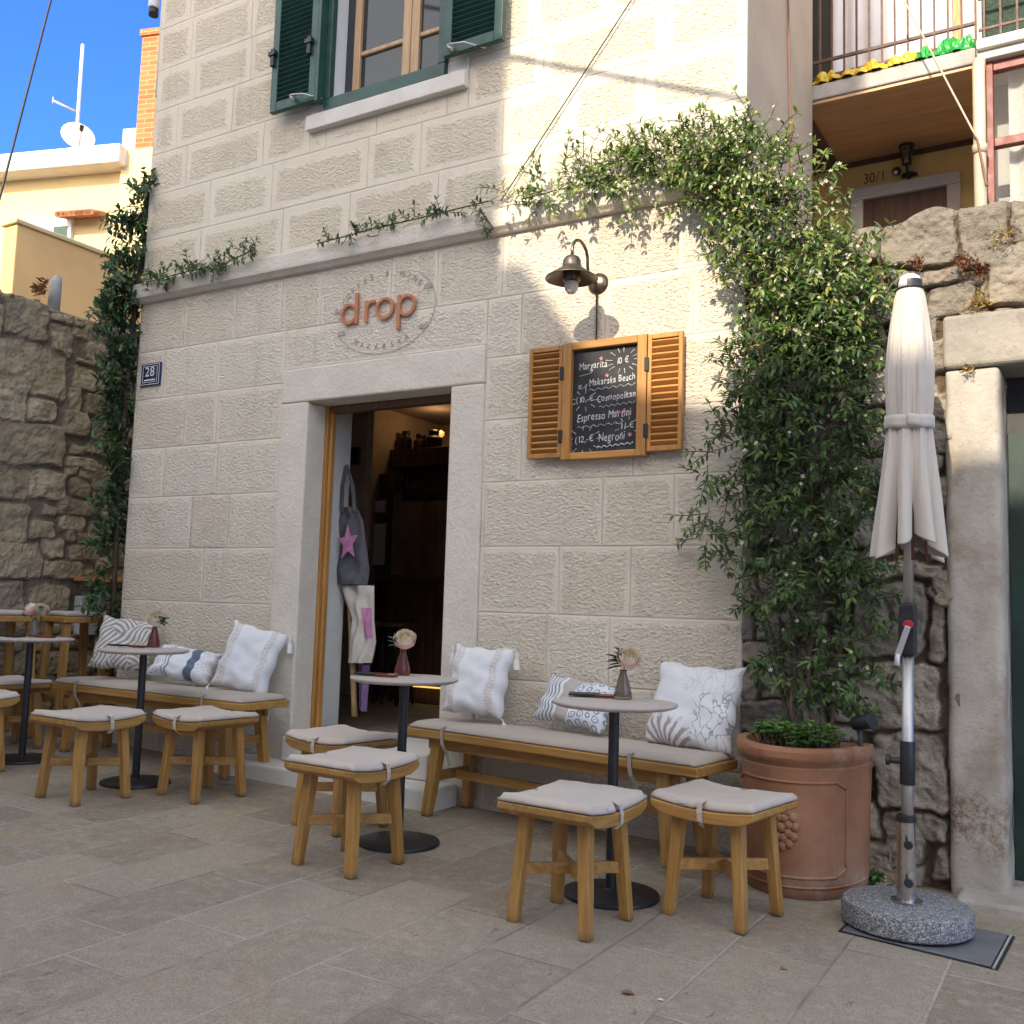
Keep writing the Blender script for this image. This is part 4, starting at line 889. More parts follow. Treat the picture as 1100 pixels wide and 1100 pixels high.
c2=fac(963,184,YB-.05); ms=thing('motion_sensor','small dark ball sensor beside the lantern','sensor',(0,0,0)); mb=MB(); mb.lathe([(0,.03),(.022,.022),(.032,0),(.022,-.022),(0,-.03)],c2,12); mb.build('ball',M['iron'],ms); mb=MB(); mb.tube([c2,c2+Vector((0,.05,.01))],.008,6); mb.tube([c2+Vector((0,-.02,-.018)),c2+Vector((0,-.036,-.022))],.014,8); mb.build('mount',M['sill'],ms)
# plastic sheets along the balcony
def sheet(name,px0,px1,hmax,mat,label,seed,lump):
    r=random.Random(seed); x0,x1=fac(px0,70,YF).x,fac(px1,70,YF).x; ph=[r.uniform(0,6) for _ in range(8)]
    from mathutils import noise as nz
    def f(u,v):
        x=x0+(x1-x0)*u; h=hmax*(.75+.55*nz.noise(Vector((u*lump*.6,seed,0))))*min(1,10*u,10*(1-u))
        w=v*PI; k=1+.35*nz.noise(Vector((u*lump*1.3,v*3,seed*3.1)))+.16*nz.noise(Vector((u*lump*3.5,v*7,seed*1.7)))
        return (x+.02*nz.noise(Vector((u*30,v*6,seed))),YF+.07-.08*math.cos(w)*k,zt+.003+max(0,h*math.sin(w)*k))
    mb=MB(); mb.grid(f,90,24); o=mb.build(name,mat); return tag(o,label,'plastic sheet')
sheet('plastic_sheet',866,994,.095,M['tarp_y'],'crumpled yellow plastic sheet lying along the balcony edge',2,14)
sheet('plastic_sheet',983,1048,.12,M['tarp_g'],'crumpled green plastic sheet bundled at the balcony corner',4,7)
# higher balcony bay on the right with red framed glazing
zb0,zb1=fac(1075,60,YF-.05).z,fac(1075,40,YF-.05).z
mb=MB(); mb.xbox(xr+.012,2.4,YF-.06,YB,zb0,zb0+.05); mb.xbox(xr+.012,2.4,YF-.09,YB,zb0+.051,zb1); mb.build('bay_slab',M['sill'],bh,.008)
mesh_=bpy.data.objects.new('mesh_railing',None); COL.objects.link(mesh_); mesh_.parent=bh
mb=MB(); mb.xbox(xr+.03,2.4,YF+.06,YF+.075,zb1+.04,zb1+1.0); mb.build('screen',surf('dark green mesh',(.02,.045,.03),.8,.5,60),mesh_)
mb=MB(); 
for z in (zb1+.09,zb1+.28): mb.bar((xr+.02,YF-.02,z),(2.4,YF-.02,z),.014,.014)
x=xr+.05
while x<.6: mb.bar((x,YF-.02,zb1+.03),(x,YF-.02,zb1+1.0),.012,.012); x+=.085
mb.build('bars',M['rust'],mesh_)
bay=bpy.data.objects.new('glazed_bay',None); COL.objects.link(bay); bay.parent=bh
xa=fac(1060,150,YF).x; xb_=fac(1068,150,YF).x; zc=fac(1085,150,YF).z
mb=MB(); mb.xbox(xa,xb_,YF-.02,YF+.05,1.5,zb0-.002); mb.xbox(xb_+.001,2.4,YF-.015,YF+.04,zc-.03,zc+.02); mb.xbox(xb_+.001,2.4,YF-.014,YF+.04,zb0-.06,zb0-.003); mb.build('frame',M['red'],bay,.004)
mb=MB(); mb.grid(lambda u,v:(xb_+.07+(2.3-xb_)*u,YF+.10+.012*math.sin(u*130),1.6+(zb0-1.6)*v),260,3); mb.build('lace_curtain',M['lace'],bay)
mb=MB(); mb.xbox(xb_,2.4,YF+.008,YF+.012,1.5,zb0-.06); o=mb.build('pane',M['pane'],bay)
t=NT('clear pane'); tr=t.new('ShaderNodeBsdfTransparent'); mx=t.new('ShaderNodeMixShader'); mx.inputs[0].default_value=.12; t.set('Roughness',.05); t.set('Base Color',(.1,.1,.1,1)); t.l(tr.outputs[0],mx.inputs[1]); t.l(t.b.outputs[0],mx.inputs[2]); t.l(mx.outputs[0],t.out.inputs[0]); o.data.materials[0]=t.m
mb=MB(); mb.xbox(xr+.01,2.4,YF+.3,YF+.32,1.4,zb0-.002); mb.build('bay_back',M['offwhite'],bay)
pp=thing('drain_pipe','cream drain pipe standing beside the red window frame','pipe',(0,0,0)); a,b=fac(1051,63,YF-.10),fac(1057,215,YF-.10)
mb=MB(); mb.tube([(a.x,YF-.02,a.z-.03),(a.x,YF-.07,a.z-.005),(a.x,YF-.10,a.z-.05),(a.x,YF-.10,2.4)],.034,12); mb.build('tube',M['pipe'],pp)
mb=MB(); mb.tube([(a.x,YF-.10,3.74),(a.x,YF-.10,3.79)],.04,12); mb.build('collar',M['pipe'],pp)
# low weeds and moss on the rubble wall
def tuft(name,c,rad,n,mat,label,cat,seed,ln=.05):
    r=random.Random(seed); mb=MB(); c=Vector(c)
    for i in range(n):
        p=c+Vector((r.gauss(0,rad*.5),-abs(r.gauss(0,rad*.3)),r.gauss(0,rad*.45))); d=Vector((r.uniform(-1,1),r.uniform(-1.2,.1),r.uniform(-.9,.9))).normalized(); L=ln*r.uniform(.5,1.2)
        s_=d.cross(Vector((r.random(),r.random(),r.random()))).normalized()*L*.22; mb.add([p,p+d*L*.5+s_,p+d*L,p+d*L*.5-s_],[(0,1,2,3)])
    o=mb.build(name,mat); return tag(o,label,cat)
tuft('dry_plant',fac(984,284,-.05),.03,110,M['sedum'],'rusty dry clump growing from the wall above the parasol tip','dry plant',1,.022)
tuft('dry_plant',fac(1036,283,-.05),.04,120,M['sedum'],'larger rusty dry clump in the joint right of the parasol tip','dry plant',2,.024)
tuft('dry_plant',fac(1054,292,-.04),.022,110,M['sedum'],'small rusty dry clump low beside the mossy joint','dry plant',3,.026)
o=tuft('moss',fac(1052,325,-.03),.05,160,M['lichen'],'yellow moss in the joint just above the gate lintel','moss',5,.018)
tuft('moss',fac(1078,255,-.03),.06,150,M['lichen'],'yellow moss running down the joint at the wall top','moss',6,.018)
tuft('moss',fac(1040,398,-.06),.03,60,M['lichen'],'brown moss tuft at the head of the gate pillar','moss',7,.02)

# ================================================================== CABLES
def cable(pts,r,mat,label,sag=0,n=16):
    a,b=Vector(pts[0]),Vector(pts[1]); ps=[a.lerp(b,i/n)-Vector((0,0,sag*4*(i/n)*(1-i/n))) for i in range(n+1)]
    mb=MB(); mb.tube(ps,r,6); return tag(mb.build('cable',mat),label,'cable')
cable([fac(538,216,-.02),fac(690,-18,-.02)],.0036,M['cable'],'thin grey cable slanting up the sunlit stone wall')
cable([atX(-6,235,-8.5),atX(70,-60,-8.5)],.012,M['cable'],'dark cable crossing the blue sky beside the dish')
cable([(XR+.012,.55,6.5),(XR+.012,.82,3.3)],.006,M['wirebrown'],'brown cable running down the beige side wall',-.02)
cable([fac(955,-30,1.2),fac(1050,150,YF-.14)],.006,M['pipe'],'pale cable tied from above down to the cream drain pipe')
cable([fac(1050,150,YF-.14),fac(1060,200,YF-.14)],.008,M['wirebrown'],'loose brown cord hanging along the cream drain pipe')

# ================================================================== TABLES
def vg(px,py,z): p=gnd(px,py,z); return p
TZ=.745
def make_table(label,x,y):
    t=thing('bistro_table',label,'table',(x,y,gz(x)),0,'round bistro tables')
    mb=MB(); mb.lathe([(0,TZ-.020),(.225,TZ-.020),(.246,TZ-.012),(.250,TZ-.006),(.249,TZ-.001),(.244,TZ),(0,TZ)],n=56); mb.build('tabletop',M['tabletop'],t,smooth_angle=35)
    mb=MB(); mb.lathe([(0,TZ-.021),(.07,TZ-.021),(.07,TZ-.03),(.021,TZ-.032),(.021,.03),(.03,.024),(.03,.02)],n=20); mb.build('pole',M['black'],t,smooth_angle=35)
    mb=MB(); mb.lathe([(0,.026),(.05,.024),(.17,.018),(.187,.013),(.19,.006),(.19,.001),(0,.001)],n=56); mb.build('base',M['black'],t,smooth_angle=30)
    return t
T1=make_table('round pale bistro table in front of the coral cushion, nearest the potted vine',-1.65,-.965)
def tdup(x,y,l): return dup(T1,(x,y,gz(x)),random.uniform(0,3),l)
T2=tdup(-2.755,-.872,'round pale bistro table in front of the open doorway'); T3=tdup(-4.66,-.79,'round pale bistro table in front of the left bench'); T4=tdup(-5.70,-.80,'round pale bistro table at the far left edge')

# ================================================================== STOOLS
def make_stool(label,x,y,rz):
    t=thing('stool',label,'stool',(x,y,gz(x)),rz,'wooden cafe stools')
    A,B=.208,.192; zt_=lambda q:.404+.017*(abs(q)/A)**1.8
    def sec(u):
        q=-A+2*A*u; top=zt_(q); e=min(1,(A-abs(q))/.05); bot=top-.024-.020*min(1,e)**.8
        return q,top,min(bot,.392) if e>=1 else bot
    N=28; vs=[];fs=[]
    for i in range(N+1):
        q,tp,bt=sec(i/N)
        for yy,zz in ((-B,bt),(B,bt),(B,tp),(-B,tp)): vs.append((q,yy,zz))
    for i in range(N):
        for j in range(4): a=i*4+j; b=i*4+(j+1)%4; fs.append((a,b,b+4,a+4))
    fs+=[(0,3,2,1),(4*N,4*N+1,4*N+2,4*N+3)]
    mb=MB(); mb.add(vs,fs); mb.build('seat',M['wood_x'],t,.004,2,smooth_angle=30)
    for sx in (-1,1):
        for sy in (-1,1):
            mb=MB(); mb.leg((sx*.146,sy*.148,0),(sx*.116,sy*.120,.382),.038,.040,.044,.047); mb.build('leg',M['wood_z'],t,.004,2)
    mb=MB(); mb.bar((-.125,-.128,.185),(.125,.128,.185),.022,.042); mb.build('stretcher',M['wood_x'],t,.003)
    mb=MB(); mb.bar((-.125,.128,.184),(.125,-.128,.184),.022,.040); mb.build('stretcher',M['wood_x'],t,.003)
    # cushion draped over the saddle
    ca,cb_=.206,.190
    def cf(u,v,top):
        q=(u*2-1); w=(v*2-1); k=1-.035*max(0,1-abs(q)/.14)*(abs(w)**6)*3
        X,Y_=q*ca,w*cb_*k; ed=max(abs(q),abs(w)); th=.029*(1-max(0,(ed-.9)/.1)**2.5*.65)
        wr=.0018*math.sin(q*5+w*3+x*9)+.0012*math.sin(q*3-w*9+y*7)
        pinch=.010*max(0,1-abs(q)/.10)*abs(w)**4
        z=zt_(X)+.004; z+= th+wr-pinch if top else 0.0
        return (X,Y_,z)
    n=26; mb=MB(); mb.grid(lambda u,v:cf(u,v,True),n,n); b0=len(mb.v); mb.grid(lambda u,v:cf(u,v,False),n,n)
    def ix(i,j,o=0): return o+i*(n+1)+j
    for i in range(n):
        for a,b in (((i,0),(i+1,0)),((i+1,n),(i,n)),((0,i+1),(0,i)),((n,i),(n,i+1))):
            mb.f.append([ix(*a),ix(*b),ix(*b,b0),ix(*a,b0)]); mb.sm.append(True); mb.mi.append(0)
    cu=mb.build('cushion',M['seatfab'],t)
    for sy in (-1,1):
        mb=MB(); y_=sy*(cb_+.002)
        pts=[(0,sy*(cb_-.03),.438),(0,y_,.430),(.002,sy*(B+.006),.395),(.004,sy*(B+.004),.368),(.0,sy*(B-.02),.345)]
        for a,b in zip(pts,pts[1:]): mb.bar(a,b,.020,.003,up=(0,sy,.3))
        mb.build('strap',M['seatfab'],cu)
    mb=MB(); mb.bar((-.09,-B-.002,.428),(-.055,-B-.002,.426),.012,.002,up=(0,1,0)); mb.build('care_tag',M['tassel'],cu)
    return t
S=make_stool('cushioned wooden stool standing nearest the camera, left of the parasol table',-1.635,-1.335,R(86))
def sdup(x,y,rz,l): return dup(S,(x,y,gz(x)),R(rz),l)
sdup(-1.215,-.91,-9,'cushioned wooden stool right in front of the terracotta pot')
sdup(-2.70,-1.285,87,'cushioned wooden stool in front of the doorway table, nearer the street')
sdup(-3.16,-.80,-8,'cushioned wooden stool close to the doorstep, half behind another stool')
sdup(-4.53,-1.215,88,'cushioned wooden stool left of the pole of the left bench table')
sdup(-4.145,-.775,-6,'cushioned wooden stool at the right end of the left bench')
sdup(-6.17,-.62,-6,'cushioned wooden stool behind the far left table, seen past its pole')
sdup(-5.60,-1.23,84,'cushioned wooden stool cut by the left edge of the picture')
# tall stools by the alley wall
def make_tall(label,x,y,rz):
    t=thing('bar_stool',label,'bar stool',(x,y,gz(x)),rz,'tall wooden bar stools'); h=.845
    mb=MB(); mb.xbox(-.20,.20,-.17,.17,h-.045,h); mb.build('seat',M['wood_x'],t,.008)
    for sx in (-1,1):
        for sy in (-1,1): mb=MB(); mb.leg((sx*.185,sy*.165,0),(sx*.15,sy*.13,h-.046),.045,.045,.052,.052); mb.build('leg',M['wood_z'],t,.004)
    for sy in (-1,1): mb=MB(); mb.bar((-.165,sy*.148,.30),(.165,sy*.148,.30),.025,.045); mb.build('stretcher',M['wood_x'],t,.003)
    for sx in (-1,1): mb=MB(); mb.bar((sx*.165,-.148,.24),(sx*.165,.148,.24),.025,.045); mb.build('stretcher',M['wood_y'],t,.003)
    mb=MB(); mb.xbox(-.19,.19,-.165,.165,h+.003,h+.035); mb.build('cushion',M['seatfab'],t,.014,3)
    return t
tb=make_tall('tall cushioned bar stool behind the flowers of the far left table',-6.62,-.42,R(-8))
dup(tb,(-6.50,.08,gz(-6.5)),R(-12),'tall bar stool nearest the house corner, beside the meter box')

# ================================================================== BENCHES
def make_bench(label,x,y,rz,L):
    """origin = front left corner of the seat on the ground; runs along local +x, depth along +y"""
    t=thing('bench',label,'bench',(x,y,gz(x)),rz,'wooden wall benches'); D=.37; h=.435
    mb=MB(); mb.xbox(0,L,0,D,h-.042,h); mb.build('seat',M['wood_x'],t,.006)
    mb=MB(); mb.xbox(.12,L-.12,.05,.075,h-.10,h-.043); mb.build('apron',M['wood_x'],t,.003); mb=MB(); mb.xbox(.12,L-.12,D-.075,D-.05,h-.10,h-.043); mb.build('apron',M['wood_x'],t,.003)
    for xx,sx in ((.19,-1),(L-.19,1)):
        for yy,sy in ((.06,-1),(D-.06,1)): mb=MB(); mb.leg((xx+sx*.045,yy+sy*.03,0),(xx,yy,h-.043),.05,.045,.066,.055); mb.build('leg',M['wood_z'],t,.004)
        mb=MB(); mb.bar((xx+sx*.02,.05,.20),(xx+sx*.02,D-.05,.20),.022,.05); mb.build('stretcher',M['wood_y'],t,.003)
    mb=MB(); mb.bar((.20,D/2,.20),(L-.20,D/2,.20),.024,.045); mb.build('stretcher',M['wood_x'],t,.003)
    def cf(u,v,top):
        ed=max(abs(u*2-1)**(L/D*3),abs(v*2-1)); th=.030*(1-max(0,(ed-.82)/.18)**2*.7)
        X=.015+(L-.03)*u; Y_=.006+(D-.012)*v
        return (X,Y_,h+.003+(th+.003*math.sin(u*23+v*4)*math.sin(v*3) if top else 0))
    nu,nv=60,12; mb=MB(); mb.grid(lambda u,v:cf(u,v,True),nu,nv); b0=len(mb.v); mb.grid(lambda u,v:cf(u,v,False),nu,nv)
    ix=lambda i,j,o=0:o+i*(nv+1)+j
    for i in range(nu):
        for a,b in (((i,0),(i+1,0)),((i+1,nv),(i,nv))): mb.f.append([ix(*a),ix(*b),ix(*b,b0),ix(*a,b0)]); mb.sm.append(True); mb.mi.append(0)
    for j in range(nv):
        for a,b in (((0,j+1),(0,j)),((nu,j),(nu,j+1))): mb.f.append([ix(*a),ix(*b),ix(*b,b0),ix(*a,b0)]); mb.sm.append(True); mb.mi.append(0)
    cu=mb.build('cushion',M['benchfab'],t)
    for xx in (.26,L-.33):
        mb=MB(); pts=[(xx,.02,h+.032),(xx,-.004,h+.022),(xx,-.006,h-.03),(xx+.008,-.003,h-.07),(xx+.02,.02,h-.11),(xx+.022,.04,h-.17)]
        for a,b in zip(pts,pts[1:]): mb.bar(a,b,.018,.003,up=(0,-1,.2))
        mb.build('strap',M['benchfab'],cu)
    return t
make_bench('long wooden bench under the menu board with taupe cushion and three pillows',-3.125,-.345,R(-8.6),1.71)
make_bench('long wooden bench against the house left of the doorway',-5.93,-.475,R(-1.8),1.80)

# ================================================================== PILLOWS
def make_pillow(name,label,c,w,h,yaw,tilt,roll,mat,seed=0,thick=.13,tassels=()):
    r=random.Random(seed); ph=[r.uniform(0,6) for _ in range(10)]
    def f(u,v,s):
        a,b=u*2-1,v*2-1
        pin=1-.075*(1-abs(a)**2.2)*abs(b)**1.2; pinx=1-.075*(1-abs(b)**2.2)*abs(a)**1.2
        th=((1-a**4)*(1-b**4))**.55
        wr=.007*math.sin(a*4+b*2.4+ph[0])*math.sin(b*4+ph[1])+.003*math.sin(a*9-b*6+ph[2])+.002*math.sin(b*13+a*4+ph[4])
        y=s*(thick/2*th)+wr*th*(1 if s<0 else .3)
        # sag: fuller towards the bottom
        y*=1+.22*(-b)
        return Vector((a*w/2*pinx+.006*math.sin(b*9+ph[3]),y,b*h/2*pin+.006*math.sin(a*8+ph[5])))
    n=30; mb=MB(); mb.grid(lambda u,v:f(u,v,-1),n,n); mb.grid(lambda u,v:f(u,v,1),n,n)
    o=mb.build(name,mat); me=o.data; uvl=me.uv_layers.new(name='UVMap'); N=(n+1)*(n+1)
    for lp_ in me.loops:
        vi=lp_.vertex_index%N; uvl.data[lp_.index].uv=((vi//(n+1))/n,(vi%(n+1))/n)
    bm=bmesh.new(); bm.from_mesh(me); bmesh.ops.remove_doubles(bm,verts=bm.verts,dist=.0008); bmesh.ops.recalc_face_normals(bm,faces=bm.faces); bm.to_mesh(me); bm.free()
    o.matrix_world=Matrix.Translation(c)@Matrix.Rotation(yaw,4,'Z')@Matrix.Rotation(-tilt,4,'X')@Matrix.Rotation(roll,4,'Y')
    tag(o,label,'pillow')
    iv=(Matrix.Rotation(-tilt,4,'X')@Matrix.Rotation(roll,4,'Y')).inverted()
    dn=(iv.to_3x3()@Vector((0,0,-1)))
    for (sx,sz,L) in tassels:
        p=Vector((sx*w*.49,-.005,sz*h*.49)); q=p+Vector((sx*.018,0,0))+dn*.02
        mb=MB(); mb.tube([p,q],.004,6); mb.lathe([(0,0),(.009,-.002),(.012,-.012),(.008,-.02),(.014,-.035),(.019,-L),(0,-L)],(0,0,0),14)
        M3=dn.to_track_quat('-Z','Y').to_matrix()
        k=len(mb.v); lo=k-7*14
        for i in range(lo,k): mb.v[i]=M3@mb.v[i]+q
        mb.build('tassel',M['tassel'],o,smooth_angle=60)
    return o
pm={k:pillowmat('pillow '+k,k) for k in ('tassel','stripecircle','coral','leaf','blue')}
make_pillow('pillow','upright white tasselled pillow beside the doorway, on the right bench',fac(514,731,-.14),.36,.375,R(4),R(16),R(2),pm['tassel'],1,.13,((1,1,.085),(-1,1,.085),(1,-1,.06)))
make_pillow('pillow','low pillow split between navy stripes and blue circles behind the table',fac(619,755,-.155),.42,.25,R(-4),R(28),R(6),pm['stripecircle'],2,.11)
make_pillow('pillow','large white pillow printed with grey coral at the potted vine end',fac(746,759,-.20),.44,.41,R(-6),R(20),R(2),pm['coral'],3,.14)
make_pillow('pillow','taupe pillow with white leaf lines at the far end of the left bench',fac(134,692,-.22),.40,.37,R(30),R(20),R(4),pm['leaf'],4,.13)
make_pillow('pillow','low white pillow with a dark blue band on the left bench',fac(199,713,-.20),.44,.235,R(24),R(35),R(9),pm['blue'],5,.12)
make_pillow('pillow','white tasselled pillow leaning at the doorway end of the left bench',fac(268,708,-.17),.37,.42,R(24),R(14),R(13),pm['tassel'],6,.12,((1,1,.09),(1,-1,.10),(-1,-1,.05)))

# ================================================================== TABLE SETTINGS
def tint_mesh(o,vals):
    ca=o.data.color_attributes.new('tint','FLOAT_COLOR','CORNER')
    for p in o.data.polygons:
        for l in p.loop_indices: ca.data[l].color=(vals[p.index],.5,.5,1)
def leaf_shape(p,d,up,L,W,curl=.15):
    d=d.normalized(); s_=d.cross(up)
    if s_.length<1e-4: s_=d.cross(Vector((1,0,.3)))
    s_.normalize(); n_=s_.cross(d)
    return [p,p+d*L*.33+s_*W*.5+n_*W*.16,p+d*L*.70+s_*W*.38+n_*(W*.14-L*curl*.4),p+d*L-n_*L*curl,p+d*L*.70-s_*W*.38+n_*(W*.14-L*curl*.4),p+d*L*.33-s_*W*.5+n_*W*.16,p+d*L*.52-n_*L*curl*.25],[(0,1,6),(1,2,6),(2,3,6),(3,4,6),(4,5,6),(5,0,6)]
def make_vase(label,p,mat,h=.118):
    t=thing('bud_vase',label,'vase',p,random.uniform(0,3),'ribbed bud vases'); n=48; mb=MB()
    def pr(k): return [(0,.001),(.036,.001),(.038,.006),(.034,.03),(.024,.07),(.0155,.098),(.013,.110),(.0165,h),(.014,h),(.0105,.108),(.021,.07),(.031,.03),(.033,.010),(0,.008)]
    vs=[];fs=[];P=pr(0);k=len(P)
    for j in range(n):
        a=2*PI*j/n; rib=1+.035*math.cos(a*16)
        for i,(r_,z) in enumerate(P): q=r_*(rib if 2<i<6 else 1); vs.append((q*math.cos(a),q*math.sin(a),z))
    for j in range(n):
        for i in range(k-1): fs.append((j*k+i,((j+1)%n)*k+i,((j+1)%n)*k+i+1,j*k+i+1))
    mb.add(vs,fs,True); mb.build('body',mat,t); return t
def make_rose(label,p,lean,mats,seed,leafm,size=.046,fl=2,leafdir=-1):
    r=random.Random(seed); t=thing('rose',label,'flower',p); top=Vector(lean)
    mb=MB(); mb.tube([(0,0,-.09),(0,0,.0),tuple(top*.6+Vector((0,0,.005))),tuple(top)],.0025,6); mb.build('stem',M['leaf_rose_stem'],t)
    ax=(top.normalized()+Vector((.25,-.75,.2))).normalized(); bx=ax.cross(Vector((0,0,1))).normalized(); by=bx.cross(ax); c=top+ax*size*.3
    mi_=MB(); mb=MB(); mo=MB()
    for ringi,(n,rad,ht,open_) in enumerate(((3,.20,1.0,.0),(4,.36,1.0,.02),(5,.54,.98,.10),(6,.72,.92,.24),(6,.88,.78,.42))):
        tgt=mi_ if ringi<2 else (mb if ringi<4 else mo)
        for k in range(n):
            a0=2*PI*(k+.5*ringi)/n+r.uniform(-.2,.2); wd=2*PI/n*.8; tl=r.uniform(-.06,.06)
            def f(u,v,a0=a0,wd=wd,rad=rad,ht=ht,open_=open_,tl=tl):
                a=a0+(u-.5)*wd*1.6*(1-.3*(v-.45)**2); e=1-.16*(abs(u-.5)*2)**3
                rr=size*rad*(.15+.85*math.sin(min(1,v*1.15+.05)*PI*.56)**.7)*(1-.12*(1-open_)*v**2)+size*open_*.38*max(0,v-.55)**1.3*2+size*.03*math.sin(u*9+k)*v; z=size*(-.75+1.35*(ht+tl)*v*e-.35*open_*max(0,v-.6)*2)
                return c+bx*rr*math.cos(a)+by*rr*math.sin(a)+ax*z
            tgt.grid(f,7,7)
    mi_.build('inner_petals',M['petal_in'],t); mb.build('petals',mats[0],t); mo.build('outer_petals',mats[1],t)
    lf=MB()
    for i in range(14):
        d=Vector((leafdir*r.uniform(.3,1),r.uniform(-.7,.4),r.uniform(-.1,.8))); q=top*r.uniform(.35,.85); v_,f_=leaf_shape(q+d*.012,d,Vector((0,0,1)),r.uniform(.055,.085),r.uniform(.030,.044)); lf.add(v_,f_)
    o=lf.build('leaves',leafm,t); tint_mesh(o,[r.random()*.8]*len(o.data.polygons)); return t
M['leaf_rose_stem']=surf('rose stem',(.06,.09,.03),.6)
def booklet(label,px,rz,z,mat,w=.155,d=.085,name='menu_booklet',off=0):
    p=gnd(*px,z); t=thing(name,label,'menu',(p.x,p.y,p.z+.001+off),R(rz),'menu booklets'); mb=MB(); mb.xbox(-w/2,w/2,-d/2,d/2,0,.002); mb.xbox(-w/2,w/2,-d/2,d/2,.007,.009); mb.build('cover',mat,t,.001); mb=MB(); mb.xbox(-w/2+.003,w/2-.004,-d/2+.003,d/2-.003,.0022,.0068); mb.build('pages',M['menu_black'],t); mb=MB(); mb.xbox(-w/2-.002,-w/2+.004,-d/2-.0005,d/2+.0005,0,.0092); mb.build('spine',mat,t,.001); return t
def setting(vpx,tabtxt,vm,rose,mpx,mats):
    p=gnd(*vpx,TZ); p.z+=.001; make_vase('ribbed bud vase '+tabtxt,p,vm); make_rose(rose[0],p+Vector((0,0,.112)),rose[1],rose[2],rose[3],rose[4],rose[5] if len(rose)>5 else .046,2,rose[6] if len(rose)>6 else -1)
PW=(M['petal'],M['petal_pink']); PC=(M['petal'],M['petal'])
setting((669,751),'of smoky glass on the parasol side table',M['vase_smoke'],('cream and peach rose with dark leaves, in front of the coral pillow',(.02,-.005,.045),PW,1,M['leaf_rose'],.055),None,None)
setting((432,725),'of red brown glass on the table before the doorway',M['vase_red'],('large cream rose with pale green leaves against the dark doorway',(.012,-.004,.042),PW,2,M['leaf_sage'],.060),None,None)
setting((165,695),'of dark red glass on the left bench table',M['vase_red'],('cream rose with reddish leaves before the left bench',(.015,0,.045),PC,3,M['leaf_rose'],.064,2,1),None,None)
setting((36,684),'on the far left table',M['vase_smoke'],('pink rose leaning left above the far left table',(-.035,0,.05),PW,4,M['leaf_sage'],.054),None,None)
make_rose('peach rose leaning right above the far left table',gnd(36,684,TZ)+Vector((.0,0,.113)),(.045,.01,.05),PW,9,M['leaf_sage'],.050,2,1)
booklet('red brown menu booklet on the parasol side table, beside a black one',(652,749),20,TZ,M['menu_red'],.085,.075); booklet('black menu booklet lying askew beside the smoky vase',(628,747),24,TZ,M['menu_black'],.125,.105)
booklet('red brown menu booklet at the foot of the red vase, doorway table',(416,727),12,TZ,M['menu_red'],.09,.06); booklet('black menu booklet at the rim of the doorway table',(399,725),14,TZ,M['menu_black'],.14,.085)
booklet('red brown menu booklet beside the dark red vase, left bench table',(148,695),8,TZ,M['menu_red'],.12,.07); booklet('black menu booklet at the left rim of the left bench table',(128,694),5,TZ,M['menu_black'],.11,.07)
booklet('red brown menu booklet right of the far left flowers',(49,685),8,TZ,M['menu_red'],.11,.07); booklet('black menu booklet left of the far left flowers',(14,684),8,TZ,M['menu_black'],.14,.08)

# ================================================================== PARASOL
UX,UY=-.62,-.62; UZ=gz(UX); lean=.012
pa=thing('parasol','folded ecru parasol on an aluminium pole in a granite base beside the gate pillar','parasol',(UX,UY,UZ))
ub=bpy.data.objects.new('base',None); COL.objects.link(ub); ub.parent=pa; ub.location=(0,0,.006)
mb=MB(); mb.lathe([(0,.005),(.216,.005),(.227,.014),(.229,.07),(.221,.084),(.212,.088),(0,.088)],n=64); mb.build('disc',M['granite'],ub,smooth_angle=35)
mb=MB(); mb.lathe([(.221,.006),(.208,.0),(.0,.0)],n=40); mb.build('foot_ring',M['black'],ub)
mb=MB(); mb.lathe([(0,.09),(.055,.09),(.055,.096),(.034,.099),(.033,.375),(.028,.376),(.028,.10)],n=28); mb.build('tube',M['steel'],ub,smooth_angle=35)
mb=MB(); mb.lathe([(.031,.376),(.036,.376),(.036,.398),(.0235,.402)],n=28); mb.build('collar',M['black'],ub,smooth_angle=35)
for z in (.30,.165):
    mb=MB(); vs=[]; mb.tube([(.012,-.03,z),(.016,-.050,z)],.016,14); mb.tube([(.012,-.045,z),(.008,-.047,z+.03)],.005,6); mb.build('knob',M['black'],ub,.003)
mb=MB(); mb.tube([(0,0,.12),(0,0,1.0)],.0215,20); mb.build('lower_pole',M['metal'],pa); mb=MB(); mb.tube([(0,0,.98),(0,0,2.38)],.019,20); mb.build('upper_pole',M['metal'],pa)
mb=MB(); mb.tube([(0,0,.515),(0,0,.675)],.027,20); mb.build('clamp',M['black'],pa,.003)
mb=MB(); mb.tube([(-.02,-.005,.60),(-.06,-.015,.60)],.012,10); mb.tube([(-.06,-.015,.60),(-.075,-.018,.60)],.02,10); mb.build('clamp_knob',M['iron'],pa,.003)
mb=MB(); prof=[(-.028,.99),(-.033,1.02),(-.03,1.17),(-.024,1.185),(.026,1.185),(.03,1.15),(.028,.99)]; mb.prism(prof,-.034,.03); hs=mb.build('crank_housing',M['black'],pa,.008,3)
mb=MB(); mb.tube([(.006,-.034,1.105),(.006,-.046,1.105)],.018,16); mb.build('crank_button',M['knob_red'],pa,.002)  # button is plain red
mb=MB(); mb.bar((.006,-.042,1.10),(-.028,-.05,.99),.022,.010,up=(0,1,0)); mb.tube([(-.028,-.05,.995),(-.030,-.06,.95)],.011,10); mb.build('crank_handle',M['metal'],pa,.003)
